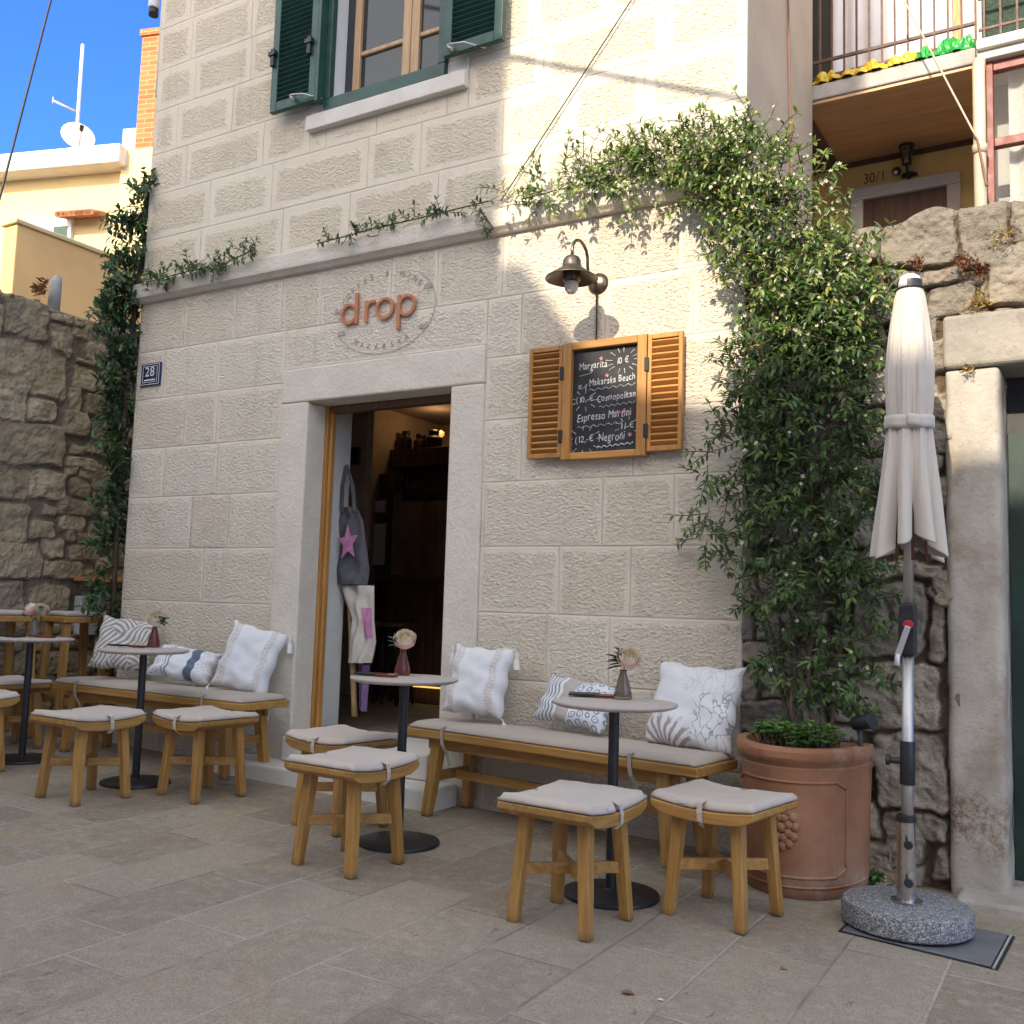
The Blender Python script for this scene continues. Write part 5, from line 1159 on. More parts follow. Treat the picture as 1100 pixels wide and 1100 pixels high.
prof=[(2.405,.030),(2.395,.048),(2.36,.058),(2.28,.070),(2.18,.082),(2.08,.090),(2.00,.090),(1.93,.086),(1.89,.083),(1.85,.083),(1.80,.088),(1.70,.100),(1.60,.114),(1.50,.127),(1.43,.136),(1.395,.141)]
def canopy(u,v):
    i=v*(len(prof)-1); k=min(int(i),len(prof)-2); a=i-k; z=prof[k][0]*(1-a)+prof[k+1][0]*a; rr=prof[k][1]*(1-a)+prof[k+1][1]*a
    th=2*PI*u; t_=max(0,(1.84-z)/.47); up_=max(0,min(1,(2.38-z)/.3))
    c8=math.cos(8*th+.5+.6*t_*math.sin(th)); fine=.5*math.sin(27*th+z*5)+.35*math.sin(41*th-z*9)+.3*math.sin(19*th+z*13)
    amp=.075*up_*(1-t_)+.34*t_**1.1
    k8=(c8 if c8>0 else c8*.9)
    r_=rr*(1-amp*.95+amp*k8+.032*fine*up_*(1-.7*t_))
    sw=.16*t_*math.sin(8*th+.5)*1.0
    z2=z+(.045*t_**3)*(math.cos(2*th+2.2))-.02*t_**3*c8
    return Vector((r_*math.cos(th+sw*.5),r_*math.sin(th+sw*.5),z2))
mb=MB(); mb.grid(canopy,320,90); o=mb.build('canopy',M['canopyfab'],pa); sm=o.modifiers.new('s','SOLIDIFY'); sm.thickness=.003; sm.offset=-1
mb=MB()
for j in range(49):
    a=2*PI*j/48
mb.grid(lambda u,v:Vector(((.0885+.002*math.sin(u*50))*math.cos(2*PI*u),(.0885+.002*math.sin(u*50))*math.sin(2*PI*u),1.845+.05*v+.004*math.sin(u*14))),72,3); o=mb.build('strap',M['canopyfab'],pa); sm=o.modifiers.new('s','SOLIDIFY'); sm.thickness=.004
mb=MB(); mb.grid(lambda u,v:Vector((.005+.05*u,-.094-.004*math.sin(u*3)+.012*u*u,1.85+.045*v-.006*u)),6,3); o=mb.build('strap_end',M['canopyfab'],pa); sm=o.modifiers.new('s','SOLIDIFY'); sm.thickness=.004
mb=MB(); mb.lathe([(0,2.458),(.022,2.456),(.036,2.446),(.042,2.425),(.044,2.403),(.0,2.40)],n=28); mb.build('finial',M['white'],pa); 
mb=MB(); mb.lathe([(.0437,2.432),(.0465,2.405),(.052,2.398),(.0,2.396)],n=28,a0=R(-95),a1=R(60)); mb.lathe([(.046,2.402),(.055,2.396),(.0,2.394)],n=28); mb.build('finial_collar',M['black'],pa)
for i in range(8):
    a=2*PI*i/8+.35; mb=MB(); mb.tube([(.03*math.cos(a),.03*math.sin(a),2.2),(.075*math.cos(a),.075*math.sin(a),1.345)],.006,6); mb.build('rib',M['darkwood'],pa)
for ch_ in pa.children:
    if ch_ is not ub: ch_.rotation_euler=(0,R(.7),0)
# utility cover in the paving
A_,B_,C_=gnd(900,1001),gnd(1072,1043),gnd(1090,1008); ux=(B_-A_).normalized(); uy=(C_-B_).normalized(); 
cv=thing('utility_cover','grey metal utility cover in the paving under the parasol base','utility cover',(0,0,0))
def quadz(a,w,d,z0,th,mb):
    ps=[a,a+ux*w,a+ux*w+uy*d,a+uy*d]; vs=[(p.x,p.y,gz(p.x)+z0) for p in ps]+[(p.x,p.y,gz(p.x)+z0+th) for p in ps]; mb.add(vs,[(0,3,2,1),(4,5,6,7),(0,1,5,4),(1,2,6,5),(2,3,7,6),(3,0,4,7)])
w_=(B_-A_).length; mb=MB(); quadz(A_,w_,.42,.001,.002,mb); mb.build('frame',M['iron'],cv); mb=MB(); quadz(A_+ux*.012+uy*.012,w_-.035,.396,.002,.005,mb); mb.build('lid',surf('grey zinc lid',(.20,.205,.215),.5,.15,6,.1,50,.002,metal=.3),cv,.002)
mb=MB(); quadz(B_-ux*.016,.006,.42,.003,.005,mb); mb.build('rim',M['concrete'],cv)
# ================================================================== POT
PX,PY,PH=-1.095,-.165,.585; POTR=.266
pt=thing('terracotta_pot','large half round terracotta planter with panel relief and flower medallion','planter',(PX,PY,gz(PX)))
def dprof(r,th): return Vector((r*POTR*math.cos(th),-r*.405*abs(math.sin(th))**.92*1.0,0))
def dshell(mb,prof,n=48):
    vs=[];fs=[];k=len(prof)
    for j in range(n+1):
        th=PI*j/n
        for r_,z in prof: p=dprof(r_,th); vs.append((p.x,p.y,z))
    for j in range(n):
        for i in range(k-1): fs.append((j*k+i,(j+1)*k+i,(j+1)*k+i+1,j*k+i+1))
    mb.add(vs,fs,True)
mb=MB(); prof=[(.93,0),(.95,.03),(.945,.045),(.955,.06),(.965,.30),(.975,.49),(.985,.505),(.975,.512),(.985,.52),(1.03,.535),(1.05,.55),(1.05,.575),(1.03,.588),(.90,.588),(.89,.575),(.88,.50),(.87,.49),(0,.485)]
dshell(mb,prof); mb.add([(-POTR*.96,.0,0),(POTR*.96,0,0),(POTR*1.03,0,.585),(-POTR*1.03,0,.585)],[(0,1,2,3)]); mb.build('body',M['terracotta'],pt,smooth_angle=28)
mb=MB()
def onpot(s,z,o=0.0): p=dprof(.957+.02*z/.5+o,s); return (p.x,p.y,z)
def bead(pts,r=.006): mb.tube([onpot(*p) for p in pts],r,8)
for t0,t1 in ((R(34),R(146)),):
    zt1,zb1_=.455,.085; nn=24
    th=lambda k:t0+(t1-t0)*k/nn
    bead([(th(k),zt1) for k in range(2,nn-1)]); bead([(th(k),zb1_) for k in range(2,nn-1)])
    bead([(t0,zb1_+.03+ (zt1-zb1_-.06)*k/10) for k in range(11)]); bead([(t1,zb1_+.03+(zt1-zb1_-.06)*k/10) for k in range(11)])
    for (s1,z1),(s2,z2) in (((th(2),zt1),(t0,zt1-.03)),((th(2),zb1_),(t0,zb1_+.03)),((th(nn-2),zt1),(t1,zt1-.03)),((th(nn-2),zb1_),(t1,zb1_+.03))): bead([(s1,z1),((s1+s2)/2,(z1+z2)/2),(s2,z2)])
    bead([(R(2+176*k/40),.047) for k in range(41)],.005)
mb.build('panel_moulding',M['terracotta'],pt)
mb=MB(); th0=R(91); cz_=.275
for rg_,(nn,rr,sz) in enumerate(((1,0,.022),(8,.042,.020),(12,.074,.021))):
    for k in range(nn):
        a=2*PI*k/nn+rg_*.3; base=Vector(onpot(th0-math.cos(a)*rr/.36,cz_+math.sin(a)*rr,.0))
        def f(u,v): 
            la=PI*(u-.5); lo=2*PI*v; return base+Vector((sz*math.cos(la)*math.cos(lo)*.9,sz*.55*math.sin(la),sz*math.cos(la)*math.sin(lo)))
        mb.grid(f,6,10)
mb.build('medallion',M['terracotta'],pt)
mb=MB(); dshell(mb,[(.878,.545),(0.5,.555),(0,.55)]); so=mb.build('soil',M['leaf_dark_soil'],pt)

# ================================================================== FOLIAGE
class Leaves:
    def __init__(s,seed): s.r=random.Random(seed); s.mb=MB(); s.t=[]; s.fl=MB(); s.st=MB()
    def leaf(s,p,d,L,W,tone,curl=.15,up=Vector((0,-.5,.8))):
        v,f=leaf_shape(p,d,up,L,W,curl); s.mb.add(v,f); s.t+= [min(1,max(0,tone+s.r.uniform(-.05,.05)))]*6
    def flower(s,p,n_,rad):
        n_=n_.normalized(); a=n_.cross(Vector((.3,.2,1))).normalized(); b=n_.cross(a); o=s.r.random()*6; vs=[p-n_*.002]; fs=[]
        for k in range(5):
            t=o+2*PI*k/5
            for dt,rr in ((-.33,.72),(.06,1.0),(.33,.62)): vs.append(p+a*math.cos(t+dt)*rad*rr+b*math.sin(t+dt)*rad*rr+n_*rad*.25*rr)
            i=1+3*k; fs+=[(0,i,i+1),(0,i+1,i+2)]
        s.fl.add(vs,fs)
    def twig(s,p,d,L,n,ll,lw,tone,fprob,droop=.35,stem=.0022,flr=.011):
        r=s.r; pts=[p]; q=p.copy(); dd=d.normalized(); st=L/n
        for i in range(n):
            dd=(dd+Vector((r.gauss(0,.16),r.gauss(0,.14),r.gauss(0,.16)-droop*.12))).normalized(); q=q+dd*st
            if q.y>-.012: q.y=-.012-abs(r.gauss(0,.01)); dd.y=min(dd.y,-.05)
            pts.append(q.copy())
            for sg in (-1,1):
                if r.random()<.12: continue
                side=dd.cross(Vector((r.gauss(0,.5),-1,r.gauss(0,.5)))).normalized()*sg
                s.leaf(q,(side*1.0+dd*r.uniform(.3,1.0)+Vector((0,r.uniform(-.5,.15),r.uniform(-.45,.2)))),ll*r.uniform(.6,1.15),lw*r.uniform(.75,1.15),tone+(r.random()-.5)*.55+(.25 if i>n*.75 else 0),r.uniform(.05,.3))
            if r.random()<fprob: s.flower(q+Vector((r.gauss(0,.012),-.018-abs(r.gauss(0,.01)),r.gauss(0,.012))),Vector((r.gauss(0,.5),-1,r.gauss(.2,.4))),flr*r.uniform(.8,1.25))
        s.leaf(pts[-1],dd,ll*.8,lw*.8,tone+.3)
        s.st.tube(pts,stem,4,False)
    def build(s,parent,lm,stemname='twigs',flowers=True):
        o=s.mb.build('foliage',lm,parent); ca=o.data.color_attributes.new('tint','FLOAT_COLOR','CORNER')
        arr=np.ones((len(o.data.loops),4)); tt=np.array(s.t); pi=np.zeros(len(o.data.loops),int)
        for p in o.data.polygons:
            for l in p.loop_indices: pi[l]=p.index
        arr[:,0]=tt[pi] if len(tt)==len(o.data.polygons) else .4; ca.data.foreach_set('color',arr.ravel())
        if s.fl.f and flowers: s.fl.build('flowers',M['flower'],parent)
        if s.st.f: s.st.build(stemname,M['stem'],parent)
v=thing('climbing_jasmine','large flowering jasmine climbing from the terracotta pot over the stone band','climbing plant',(0,0,0))
Lv=Leaves(41); r=Lv.r
# (px,py,rx,ry,twigs,depth,flower prob) clumps where the plant hangs on the wall
cl=[(562,212,30,14,18,.06,.25),(600,196,32,20,30,.08,.25),(640,188,36,22,40,.10,.25),(682,180,38,30,52,.14,.25),(722,168,40,36,62,.18,.3),(765,158,45,36,70,.2,.35),(806,165,42,40,62,.22,.4),(836,195,34,38,40,.24,.55),(800,215,42,36,56,.24,.3),(770,205,36,34,40,.2,.25),
    (845,250,44,40,66,.26,.4),(808,268,36,40,48,.22,.2),(885,272,38,40,50,.26,.5),(918,300,34,44,44,.26,.4),(868,315,50,40,70,.28,.25),(830,335,40,40,52,.24,.15),(905,345,42,40,54,.28,.25),(935,335,20,40,24,.22,.3),(852,380,52,40,72,.28,.12),(815,400,40,36,40,.2,.08),(905,395,44,40,56,.28,.2),(880,430,50,40,64,.28,.18),(835,440,45,40,54,.24,.15),
    (800,470,40,34,26,.18,.12),(780,505,34,30,16,.16,.05),(850,490,48,38,54,.26,.2),(905,475,40,40,46,.26,.2),(880,530,50,38,56,.26,.18),(835,545,45,36,40,.22,.16),(785,555,36,34,20,.16,.06),(920,540,28,40,24,.24,.1),(765,580,22,22,9,.14,.02),(850,590,46,36,46,.24,.18),(905,595,40,36,38,.24,.16),(810,605,36,32,18,.18,.08),(870,640,44,34,38,.24,.16),(920,640,30,34,20,.22,.12),(825,650,26,32,14,.18,.1),
    (895,685,36,30,26,.22,.14),(850,690,36,32,20,.2,.12),(925,690,26,30,12,.2,.1),(860,730,36,30,16,.2,.1),(905,730,28,28,13,.2,.1),(815,700,16,34,6,.14,.05),(940,715,18,26,6,.18,.08),(880,765,34,22,12,.2,.08)]
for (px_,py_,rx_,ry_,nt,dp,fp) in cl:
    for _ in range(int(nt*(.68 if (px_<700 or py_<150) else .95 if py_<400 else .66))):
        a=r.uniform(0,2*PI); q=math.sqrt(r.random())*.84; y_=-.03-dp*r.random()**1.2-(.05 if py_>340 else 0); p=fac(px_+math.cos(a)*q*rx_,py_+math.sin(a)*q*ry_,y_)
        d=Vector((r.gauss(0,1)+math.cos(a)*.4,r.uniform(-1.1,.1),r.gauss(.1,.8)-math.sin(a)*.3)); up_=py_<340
        Lv.twig(p,d,r.uniform(.09,.19),r.randint(3,6),(.047 if up_ else .050),.019,(.50 if up_ else .22),fp*(.62 if up_ else .35),.4,.0022,.009)  # leaf tone painted lighter on sunlit upper clumps, darker on shaded lower ones
# loose sprigs reaching out along the band and over the corner
for (a,b,n_) in (((620,205),(622,130),6),((690,175),(668,118),6),((800,140),(812,112),6),((838,180),(852,130),7),((860,215),(905,180),8),((880,240),(905,195),7),((900,262),(915,215),6),((770,130),(742,115),6),((820,320),(730,290),8),((800,470),(742,500),7),((780,560),(738,575),7),((790,520),(745,545),6)):
    p,q=fac(*a,-.10),fac(*b,-.14); Lv.twig(p,q-p,(q-p).length,n_+2,.040,.016,.45,.35 if b[1]<250 else .05,.1)
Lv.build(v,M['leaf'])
mb=MB()
for (x0,path) in ((0,[(862,800,-.3),(845,740,-.25),(815,640,-.2),(803,560,-.1),(800,480,-.08),(806,400,-.1),(815,320,-.12),(800,240,-.14),(740,185,-.08),(660,190,-.06),(560,214,-.05)]),(1,[(875,800,-.3),(868,720,-.25),(880,640,-.22),(870,540,-.2),(860,440,-.2),(850,340,-.2),(840,260,-.2)]),(2,[(850,800,-.32),(838,730,-.2),(838,650,-.16),(850,560,-.16),(830,460,-.15)]),(3,[(888,800,-.28),(900,720,-.22),(910,640,-.2),(900,540,-.2),(905,420,-.2)]),(4,[(858,800,-.3),(850,760,-.3),(858,700,-.2),(842,620,-.2)])):
    ps=[fac(a,b,c) for a,b,c in path]; fine=[]
    for a,b in zip(ps,ps[1:]):
        for i in range(6): fine.append(a.lerp(b,i/6)+Vector((r.gauss(0,.006),0,r.gauss(0,.004))))
    mb.tube(fine+[ps[-1]],[.011*(1-.7*i/len(fine)) for i in range(len(fine)+1)],7)
mb.build('stem',M['stem'],v)
# sprigs along the stone band in the shade
def sprig(name,label,path,n,seed,lm,ll=.04,y=-.085,rad=.03,fp=.05,tone=.35,cat='vine'):
    t=thing(name,label,cat,(0,0,0)); L=Leaves(seed); rr=L.r; ps=[fac(a,b,y) for a,b in path]
    for _ in range(n):
        k=rr.random()*(len(ps)-1); i=int(k); p=ps[i].lerp(ps[i+1],k-i)+Vector((0,rr.uniform(-.03,.02),rr.gauss(0,rad*.4)))
        L.twig(p,Vector((rr.gauss(0,1),rr.uniform(-.8,.1),rr.gauss(.3,.7))),rad*rr.uniform(1.0,2.6),rr.randint(2,4),ll,ll*.42,tone,fp,.5)
    L.st.tube(ps,.004,6); L.build(t,lm); return t
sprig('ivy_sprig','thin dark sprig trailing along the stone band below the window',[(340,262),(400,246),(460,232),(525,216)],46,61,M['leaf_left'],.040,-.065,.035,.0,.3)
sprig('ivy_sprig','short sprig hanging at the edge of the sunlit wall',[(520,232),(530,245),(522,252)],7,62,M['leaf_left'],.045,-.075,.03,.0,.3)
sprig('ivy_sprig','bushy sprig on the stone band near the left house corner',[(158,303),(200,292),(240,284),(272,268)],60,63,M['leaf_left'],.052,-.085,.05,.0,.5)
lv=thing('corner_vine','tall dark vine growing up the left corner of the stone house','climbing plant',(0,0,0)); Ll=Leaves(71); rr=Ll.r
def inL(px_,py_,X): return atX(px_,py_,X)
for (px_,py_,rx_,ry_,nt,X) in ((176,205,18,16,34,-5.93),(165,230,20,22,34,-5.98),(150,260,20,26,30,-6.05),(142,300,22,26,38,-6.05),(133,335,20,24,40,-6.05),(138,370,16,26,34,-6.05),(132,410,16,26,36,-6.05),(133,450,14,26,32,-6.05),(130,495,14,28,34,-6.05),(128,540,13,28,30,-6.05),(122,580,14,26,24,-6.08),(120,640,13,26,18,-6.08),(116,690,12,26,12,-6.1),(135,240,10,30,8,-6.1),(125,320,12,18,12,-6.1)):
    for _ in range(int(nt*1.05)):
        a=rr.uniform(0,2*PI); q=math.sqrt(rr.random()); p=inL(px_+math.cos(a)*q*rx_,py_+math.sin(a)*q*ry_,X+rr.uniform(-.12,.1))
        Ll2=None; d=Vector((rr.gauss(-.2,.8),rr.uniform(-1,.3),rr.gauss(.2,.8))); n_=rr.randint(3,5); q0=p
        # short twig without the wall clamp
        dd=d.normalized()
        for i in range(n_):
            dd=(dd+Vector((rr.gauss(0,.2),rr.gauss(0,.2),rr.gauss(0,.2)))).normalized(); q0=q0+dd*.032
            for sg in (-1,1):
                sd=dd.cross(Vector((rr.gauss(0,.5),-1,rr.gauss(0,.5)))).normalized()*sg; Ll.leaf(q0,sd+dd*.5+Vector((0,-.2,rr.uniform(-.4,.2))),rr.uniform(.055,.085),rr.uniform(.026,.038),.35+rr.uniform(-.3,.3))
        Ll.st.tube([p,q0],.002,4,False)
Ll.st.tube([atX(118,760,-6.05),atX(124,600,-6.02),atX(135,430,-6.0),atX(148,300,-6.0),atX(172,215,-5.96)],.018,7)
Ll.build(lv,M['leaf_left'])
# bright leafy plant and spotlight in the pot
pp2=thing('potted_succulent','low bright green leafy plant filling the front of the terracotta pot','plant',(PX,PY,gz(PX)+.57)); Lp=Leaves(81); rr=Lp.r
for _ in range(150):
    th=rr.uniform(R(35),R(145)); q=rr.uniform(.35,.86); p=dprof(q,th); p.z=-.01; stem=Vector((rr.gauss(0,.3),rr.gauss(-.1,.3),1)).normalized()*rr.uniform(.03,.115); tp=p+stem
    for k in range(7):
        a=2*PI*k/7+rr.random(); d=Vector((math.cos(a),math.sin(a),rr.uniform(.2,.8))); Lp.leaf(tp,d,rr.uniform(.020,.034),rr.uniform(.013,.02),.45+rr.uniform(-.35,.4),.1,Vector((0,0,1)))
    Lp.st.tube([p,tp],.0025,4,False)
Lp.build(pp2,M['leaf_pot'])
sl=thing('garden_spotlight','small black spike spotlight at the right side of the terracotta pot','spotlight',(0,0,0)); a=fac(922,800,-.28); b=fac(926,776,-.28)
mb=MB(); mb.tube([a-Vector((0,0,.12)),b],.010,8); mb.build('spike',M['iron'],sl); mb=MB(); mb.tube([b+Vector((-.035,.02,-.01)),b+Vector((.045,-.02,.012))],[.028,.034],14); mb.build('head',M['iron'],sl,.003)
tuft('weed',(-.83,-.10,.02),.04,60,M['leaf_pot'],'small green weed at the foot of the rubble wall behind the parasol base','weed',9,.05)
for o in [o for o in COL.objects if o.name.startswith('weed')]:
    ca=o.data.color_attributes.new('tint','FLOAT_COLOR','CORNER')
    for d_ in ca.data: d_.color=(.2,.5,.5,1)
tuft('weed',atX(47,318,XW-.1)+Vector((0,0,.05)),.07,80,M['dryleaf'],'dry brown weed on top of the alley wall','weed',10,.07)
mb=MB(); p=atX(58,322,XW-.12); mb.tube([p-Vector((0,0,.1)),p+Vector((.01,0,.14)),p+Vector((0,.02,.19))],[.05,.045,.03],9); tag(mb.build('wall_stub',M['concrete']),'short grey stub standing on top of the alley wall','stub')
for px_,lab,mt,s_ in (((673,1069),'curled brown leaf lying on the paving in front of the stools','dryleaf',.020),((709,1076),'tiny white petal lying on the paving right of a brown leaf','flower',.009),((841,1042),'small yellow leaf lying on the paving near the utility cover','lichen',.012)):
    p=gnd(*px_); mb=MB(); vs,f_=leaf_shape(Vector((p.x-s_,p.y,p.z+.004)),Vector((1,.3,.05)),Vector((0,0,1)),s_*2.2,s_*1.2,.1); mb.add(vs,f_); o=mb.build('fallen_leaf',M[mt]); tag(o,lab,'leaf'); sm=o.modifiers.new('s','SOLIDIFY'); sm.thickness=.001

# ================================================================== DOORWAY CONTENTS
YD=.44
def dpt(px,py,y=YD): return fac(px,py,y)
bb=thing('bamboo_pole','bamboo pole leaning inside the doorway behind the tote bags','pole',(0,0,0)); mb=MB(); a,b=dpt(370,496,.56),dpt(381,770,.44); b.z=max(b.z,.31); mb.tube([a.lerp(b,i/20) for i in range(21)],[.019+(.003 if i%5==0 else 0) for i in range(21)],10); mb.build('cane',M['bamboo'],bb)
def tote(name,label,px,mat,seed,straps=True):
    """px: outline pixel rows (y, xl, xr) at depth y"""
    r=random.Random(seed); t=thing(name,label,'tote bag',(0,0,0)); rows=[(dpt(a,y,YD),dpt(b,y,YD)) for y,a,b in px]; n=len(rows)-1
    def f(u,v,s):
        k=v*n; i=min(int(k),n-1); al=k-i; L=rows[i][0].lerp(rows[i+1][0],al); Rr=rows[i][1].lerp(rows[i+1][1],al); p=L.lerp(Rr,u); b=(1-(2*u-1)**2)**.6
        p.y+=s*(.045*b*(.35+.65*v))+.014*math.sin(u*14+v*5+seed)*b+.010*math.sin(u*7-v*13)*b; return p
    mb=MB(); mb.grid(lambda u,v:f(u,v,-1),24,24); mb.grid(lambda u,v:f(u,v,1),24,24); mb.build('bag',mat,t); return t,f
tg,fg=tote('tote_bag','grey canvas tote bag with a pink star hanging in the doorway',[(545,362,384),(560,359,390),(590,355,394),(612,354,397),(628,358,395)],M['greytote'],1)
for ha,hb,hc in (((372,500),(368,522),(367,549)),((372,500),(379,522),(381,549))):
    mb=MB(); pts=[dpt(*ha,.43),dpt(*hb,.40),dpt(*hc,.395)]
    for i in range(2): mb.bar(pts[i],pts[i+1],.028,.006,up=(0,1,0))
    mb.build('handle',M['greytote'],tg)
mb=MB(); c=dpt(374,583,YD-.075); vs=[]
for i in range(10): a=PI/2+2*PI*i/10+.1; q=.105 if i%2==0 else .046; vs.append(Vector((c.x+math.cos(a)*q*.85,c.y,c.z+math.sin(a)*q*1.15)))
vs.append(c-Vector((0,.002,0))); mb.add(vs,[(i,(i+1)%10,10) for i in range(10)]); o=mb.build('star_patch',M['pink'],tg); sm=o.modifiers.new('s','SOLIDIFY'); sm.thickness=.006
tw_,fw=tote('tote_bag','white canvas tote bag with pink print hanging below the grey one',[(629,366,402),(645,371,402),(665,379,402),(690,376,404),(712,374,399)],M['whitetote'],2)
mb=MB(); mb.grid(lambda u,v:fw(.62+.34*u,.35+.35*v,-1)-Vector((0,.006,0)),8,8); mb.build('print_patch',M['pink'],tw_)
lc=thing('hanging_cloth','purple cloth hanging low behind the bamboo pole in the doorway','cloth',(0,0,0)); mb=MB(); a,b,c,d_=dpt(386,712,.54),dpt(397,715,.54),dpt(393,765,.54),dpt(386,762,.54); mb.grid(lambda u,v:(a.lerp(b,u)).lerp(d_.lerp(c,u),v)+Vector((0,.02*math.sin(u*9),0)),10,10); o=mb.build('fabric',M['purple'],lc)
YI=2.9
def ipt(px,py,y=YI): return fac(px,py,y)
def ibox(name,label,cat,a,b,mat,d=.1,y=YI,bev=.004,parts=None):
    p,q=ipt(*a,y),ipt(*b,y); t=thing(name,label,cat,(0,0,0)); return t,p,q
# wall shelf with jars and planters
t,p,q=ibox('wall_shelf','dark wooden wall shelf high inside the room','shelf',(390,490),(500,500),None); mb=MB(); mb.xbox(p.x,q.x,YI-.12,YI+.15,q.z,p.z+.02); mb.build('board',M['darkwood'],t,.004); mb=MB(); mb.xbox(p.x,q.x,YI+.10,YI+.15,q.z-.30,q.z-.002); mb.build('backboard',M['darkwood'],t); zsh=p.z+.021
mb=MB(); aa,bb_=ipt(392,455),ipt(414,500); mb.prism([(aa.x-.6,zsh),(bb_.x-.05,zsh),(bb_.x-.05,zsh+.52),(bb_.x-.12,zsh+.52)],YI-.08,YI+.12); mb.build('slatted_end',M['darkwood'],t)
for i,(px_,hh,rr_,mt,lab) in enumerate(((421,.12,.05,'offwhite','pale jar on the wall shelf nearest the slatted end'),(434,.16,.06,'iron','dark bottle shaped jar second from the slatted end of the shelf'),(450,.12,.07,'darkwood','brown box planter on the wall shelf'),(464,.15,.08,'iron','dark planter with foliage at the right of the wall shelf'))):
    c=ipt(px_,490,YI-.02); t=thing('jar',lab,'jar',(c.x,YI,zsh+.001),0,'jars on the wall shelf'); mb=MB(); mb.lathe([(0,0),(rr_,0),(rr_,hh*.7),(rr_*.6,hh*.85),(rr_*.6,hh),(0,hh)],n=16); mb.build('body',M[mt],t,smooth_angle=40)
    mb=MB(); mb.lathe([(0,hh+.001),(rr_*.66,hh+.001),(rr_*.66,hh+.03),(0,hh+.03)],n=16); mb.build('lid',M['iron'],t)
c=ipt(474,462,YI+.05); t=thing('small_lamp','small warm glowing lamp at the right end of the wall shelf','lamp',(c.x,c.y,zsh)); mb=MB(); mb.lathe([(0,0),(.05,0),(.05,.015),(.012,.02),(.012,.12)],n=12); pl_=bpy.data.lights.new('shelf lamp','POINT'); pl_.energy=.6; pl_.color=(1,.62,.30); pl_.shadow_soft_size=.035; plo=bpy.data.objects.new('lamp_light',pl_); COL.objects.link(plo); plo.parent=t; plo.location=(0,-.08,.23)
mb.build('foot',M['darkmetal'],t); mb=MB(); mb.lathe([(.012,.12),(.03,.14),(.032,.17),(.0,.19)],n=12); mb.build('bulb',M['fairy'],t)
# hanging glasses
rs=random.Random(4)
for i in range(9):
    c=ipt(412+8*i,515+rs.uniform(-2,2),YI-.05); t=thing('wine_glass','upside down wine glass hanging in the row under the wall shelf','glass',(c.x,YI-.02,c.z-.02),0,'glasses hanging under the shelf'); mb=MB(); mb.lathe([(.035,.085),(.004,.08),(.004,.03),(.03,.0),(.035,-.05),(.028,-.09)],n=12); mb.build('bowl',M['vase_smoke'],t)
# mirror
mr_=thing('mirror','tall wood framed mirror on the back wall of the room','mirror',(0,0,0)); p,q=ipt(421,530,3.4),ipt(458,612,3.4); mb=MB()
for (a,b,c,d_) in ((p.x,p.x+.09,q.z,p.z),(q.x-.09,q.x,q.z,p.z)): mb.xbox(a,b,3.34,3.40,c,d_)
mb.xbox(p.x+.091,q.x-.091,3.34,3.40,p.z-.08,p.z); mb.xbox(p.x+.091,q.x-.091,3.34,3.40,q.z,q.z+.06); mb.build('frame',M['wood_z'],mr_,.004); t=NT('mirror glass'); t.set('Base Color',(.60,.57,.52,1)); t.set('Metallic',.35); t.set('Roughness',.3)  # pale, mostly diffuse base colour stands in for the mirror's bright reflection
mb=MB(); mb.xbox(p.x+.085,q.x-.085,3.36,3.39,q.z+.05,p.z-.07); mb.build('glass',t.m,mr_)
for (a,b,lab) in (((401,538),(414,550),'small white notice card on the dark wall left of the mirror'),((399,563),(413,607),'tall white notice card below the small one left of the mirror')):
    t=thing('notice_card',lab,'notice',(0,0,0)); p,q=ipt(*a,2.6),ipt(*b,2.6); mb=MB(); mb.xbox(p.x,q.x,2.59,2.60,q.z,p.z); mb.build('card',M['white'],t); mb=MB(); mb.xbox(p.x-.02,q.x+.02,2.601,2.62,q.z-.03,p.z+.02); mb.build('backing',M['darkwood'],t)
bk=thing('room_divider','dark slatted panel behind the notice cards','panel',(0,0,0)); p,q=ipt(392,510,2.63),ipt(417,640,2.63); mb=MB()
for i in range(9): a=p.x+(q.x-p.x)*i/9; mb.xbox(a,a+(q.x-p.x)/9-.012,2.63,2.66,.3,p.z)
mb.build('slats',M['darkwood'],bk)
cn=thing('bar_counter','dark slatted wooden bar counter with a warm light strip inside the room','counter',(0,0,0)); zc_=ipt(440,618,2.3).z; mb=MB(); mb.xbox(-5.4,-2.6,2.2,2.75,zc_-.05,zc_); mb.build('counter_top',M['darkwood'],cn,.006); mb=MB(); x=-5.3
while x<-2.7: mb.xbox(x,x+.07,2.26,2.30,.52,zc_-.051); x+=.085
mb.xbox(-5.3,-2.7,2.301,2.6,.30,zc_-.052); mb.build('slatted_front',M['darkwood'],cn)
zl=ipt(510,743,2.2).z; mb=MB(); mb.xbox(-5.0,-2.7,2.235,2.255,zl-.006,zl+.006); mb.build('light_strip',M['strip'],cn); mb=MB(); mb.xbox(-5.0,-2.7,2.15,2.255,zl-.14,zl-.12); mb.build('foot_rail',M['darkmetal'],cn)
for px_,lab in ((408,'slim dark bar stool at the counter, left one of the two behind the doorway table'),(423,'slim dark bar stool at the counter, right one of the two behind the doorway table')):
    c=ipt(px_,740,1.95); t=thing('counter_stool',lab,'bar stool',(c.x,1.95,.30)); mb=MB(); mb.lathe([(0,.62),(.14,.62),(.15,.64),(.14,.66),(0,.66)],n=20); mb.build('seat',M['darkwood'],t)
    for i in range(4): a=PI/4+PI/2*i; mb=MB(); mb.tube([(.16*math.cos(a),.16*math.sin(a),.0),(.09*math.cos(a),.09*math.sin(a),.62)],.012,6); mb.build('leg',M['iron'],t)
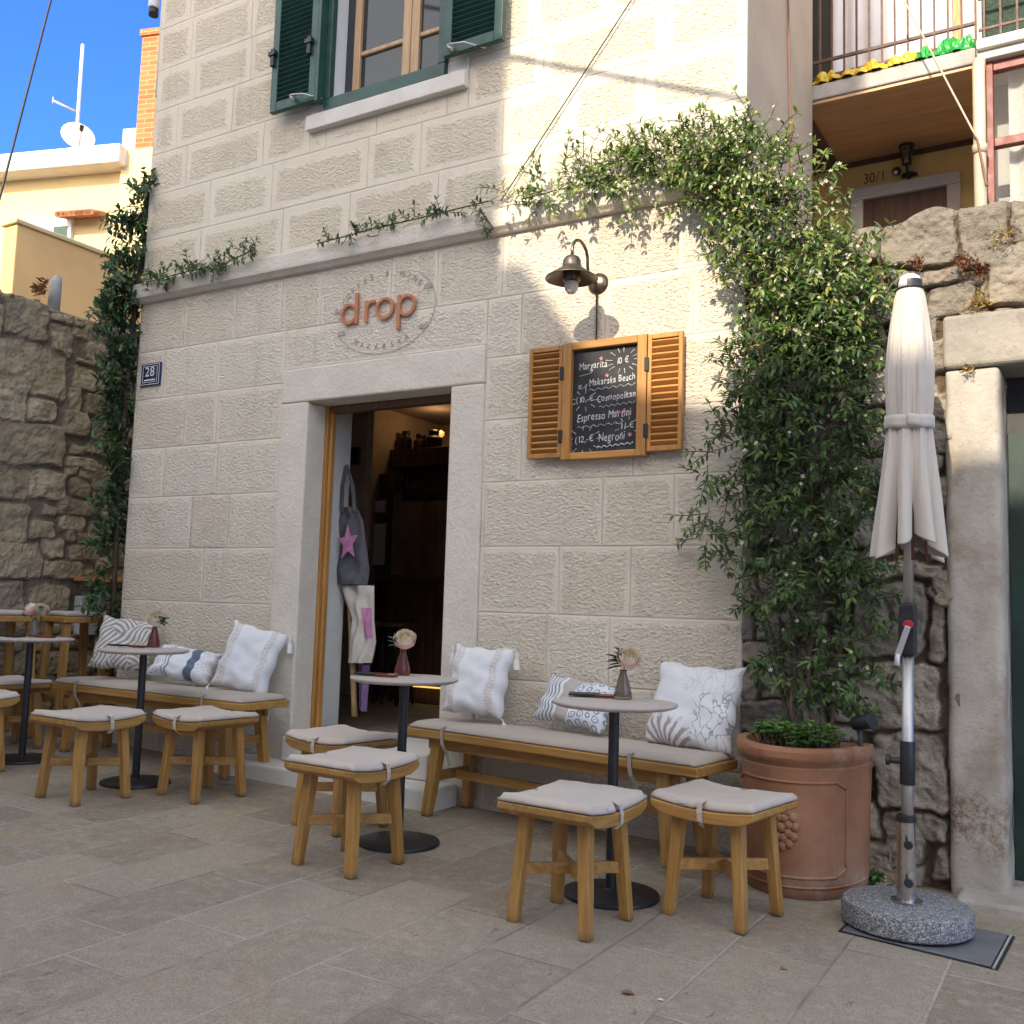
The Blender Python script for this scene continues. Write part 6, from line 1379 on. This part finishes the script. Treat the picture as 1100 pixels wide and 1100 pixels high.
for (a,b,lab) in (((362,463),(368,473),'small dark picture high on the white wall behind the tote straps'),((376,482),(384,498),'second small dark picture beside the bamboo pole')):
    t=thing('picture',lab,'picture',(0,0,0)); p,q=fac(*a,1.2),fac(*b,1.2); mb=MB(); mb.xbox(p.x,q.x,1.19,1.2,q.z,p.z); mb.build('print',M['iron'],t); mb=MB(); mb.xbox(p.x-.01,q.x+.01,1.201,1.22,q.z-.01,p.z+.01); mb.build('frame',M['darkwood'],t)
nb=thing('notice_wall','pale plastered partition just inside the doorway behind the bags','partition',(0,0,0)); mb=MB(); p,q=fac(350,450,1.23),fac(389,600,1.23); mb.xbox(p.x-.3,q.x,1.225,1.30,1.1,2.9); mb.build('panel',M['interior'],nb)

# ================================================================== HOUSES ACROSS THE STREET (behind the camera, they throw the shade)
SEL,SAZ=R(30.7),R(1.0)
SUN=Vector((math.sin(SAZ)*math.cos(SEL),-math.cos(SAZ)*math.cos(SEL),math.sin(SEL)))   # towards the sun
YO=-10.0; lift=(-YO)*SUN.z/(-SUN.y); sx_=(-YO)*SUN.x/(-SUN.y)
opp=thing('opposite_house','tall plain rendered house across the street behind the viewer','house',(0,0,0))
X=lambda x:x+sx_
mb=MB(); mb.prism([(X(-7.4),-.3),(X(-2.845),-.3),(X(-2.845),11.9),(X(-7.4),11.9)],YO-6,YO); mb.build('wall',M['whitewall'],opp)
mb=MB(); mb.prism([(X(-2.844),5.05+lift),(X(-1.12),5.0+lift),(X(-1.12),13.4),(X(-2.844),13.4)],YO-.25,YO); mb.build('balcony_shade_panel',M['whitewall'],opp)  # thin unseen panel, added to shade the left part of the balcony
op2=thing('opposite_low_house','low house with a sloping gable edge across the street behind the viewer','house',(0,0,0))
pr=[(-2.843,3.04),(-2.70,3.03),(-2.29,2.46),(-2.20,2.30),(-1.97,2.18),(-1.4,2.12),(-1.0,2.02),(-.75,1.90),(-.61,1.68),(-.50,1.78),(-.2,1.80),(1.5,1.72),(9,1.6)]
mb=MB(); mb.prism([(X(a),b+lift) for a,b in pr]+[(X(9),-.3),(X(-2.843),-.3)],YO-5,YO); mb.build('wall',M['whitewall'],op2)
op3=thing('opposite_terrace','lower terrace of houses further along the street behind the viewer','house',(0,0,0)); mb=MB(); mb.prism([(X(-26),-.3),(X(-7.41),-.3),(X(-7.41),8.6),(X(-26),8.6)],YO-6,YO); mb.build('wall',M['paleyellow'],op3)
# cable bundle overhead, its shadow crosses the sunlit wall
yc=-2.6; lf=(-yc)*SUN.z/(-SUN.y); sc_=(-yc)*SUN.x/(-SUN.y); d=Vector((-1.448+2.818,0,3.672-4.264)); a=Vector((-2.818+sc_,yc,4.264+lf)); mb=MB(); mb.tube([a-d*2.2,a+d*3.2],.019,8); tag(mb.build('overhead_cable',M['cable']),'thick bundled cable strung high above the street','cable')

# ================================================================== LIGHT
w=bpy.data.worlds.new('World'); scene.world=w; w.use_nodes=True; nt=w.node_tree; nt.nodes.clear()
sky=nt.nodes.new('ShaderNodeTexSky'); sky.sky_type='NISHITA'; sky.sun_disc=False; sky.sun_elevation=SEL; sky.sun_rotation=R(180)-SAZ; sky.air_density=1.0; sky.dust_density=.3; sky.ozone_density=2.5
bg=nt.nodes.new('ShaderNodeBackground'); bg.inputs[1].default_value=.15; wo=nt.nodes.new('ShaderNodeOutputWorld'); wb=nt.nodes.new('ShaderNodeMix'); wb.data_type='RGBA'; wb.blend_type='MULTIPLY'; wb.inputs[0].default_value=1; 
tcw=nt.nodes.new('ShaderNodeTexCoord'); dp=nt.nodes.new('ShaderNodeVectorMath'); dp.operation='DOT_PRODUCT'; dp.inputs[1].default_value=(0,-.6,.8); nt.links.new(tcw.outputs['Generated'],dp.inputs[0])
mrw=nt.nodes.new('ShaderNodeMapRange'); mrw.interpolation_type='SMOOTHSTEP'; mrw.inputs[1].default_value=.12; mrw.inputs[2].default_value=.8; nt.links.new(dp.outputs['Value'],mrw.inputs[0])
sky_tint=nt.nodes.new('ShaderNodeMix'); sky_tint.data_type='RGBA'; sky_tint.inputs[6].default_value=(.21,.41,.84,1); sky_tint.inputs[7].default_value=(3.10,2.01,1.19,1); nt.links.new(mrw.outputs[0],sky_tint.inputs[0]); nt.links.new(sky_tint.outputs[2],wb.inputs[7]); nt.links.new(sky.outputs[0],wb.inputs[6]); nt.links.new(wb.outputs[2],bg.inputs[0]); nt.links.new(bg.outputs[0],wo.inputs[0])  # added directional tint on the sky: warm shade fill sunward, deep blue opposite
sd=bpy.data.lights.new('sun','SUN'); sd.energy=2.0; sd.angle=R(.5); sd.color=(1,.87,.67); so=bpy.data.objects.new('sun',sd); COL.objects.link(so); so.rotation_euler=SUN.to_track_quat('Z','Y').to_euler()
vs=scene.view_settings; vs.view_transform='Standard'; vs.look='None'; vs.exposure=1.71; vs.gamma=1; vs.use_curve_mapping=False
scene.render.engine='CYCLES'; scene.cycles.max_bounces=8; scene.cycles.transparent_max_bounces=8; scene.cycles.sample_clamp_indirect=6
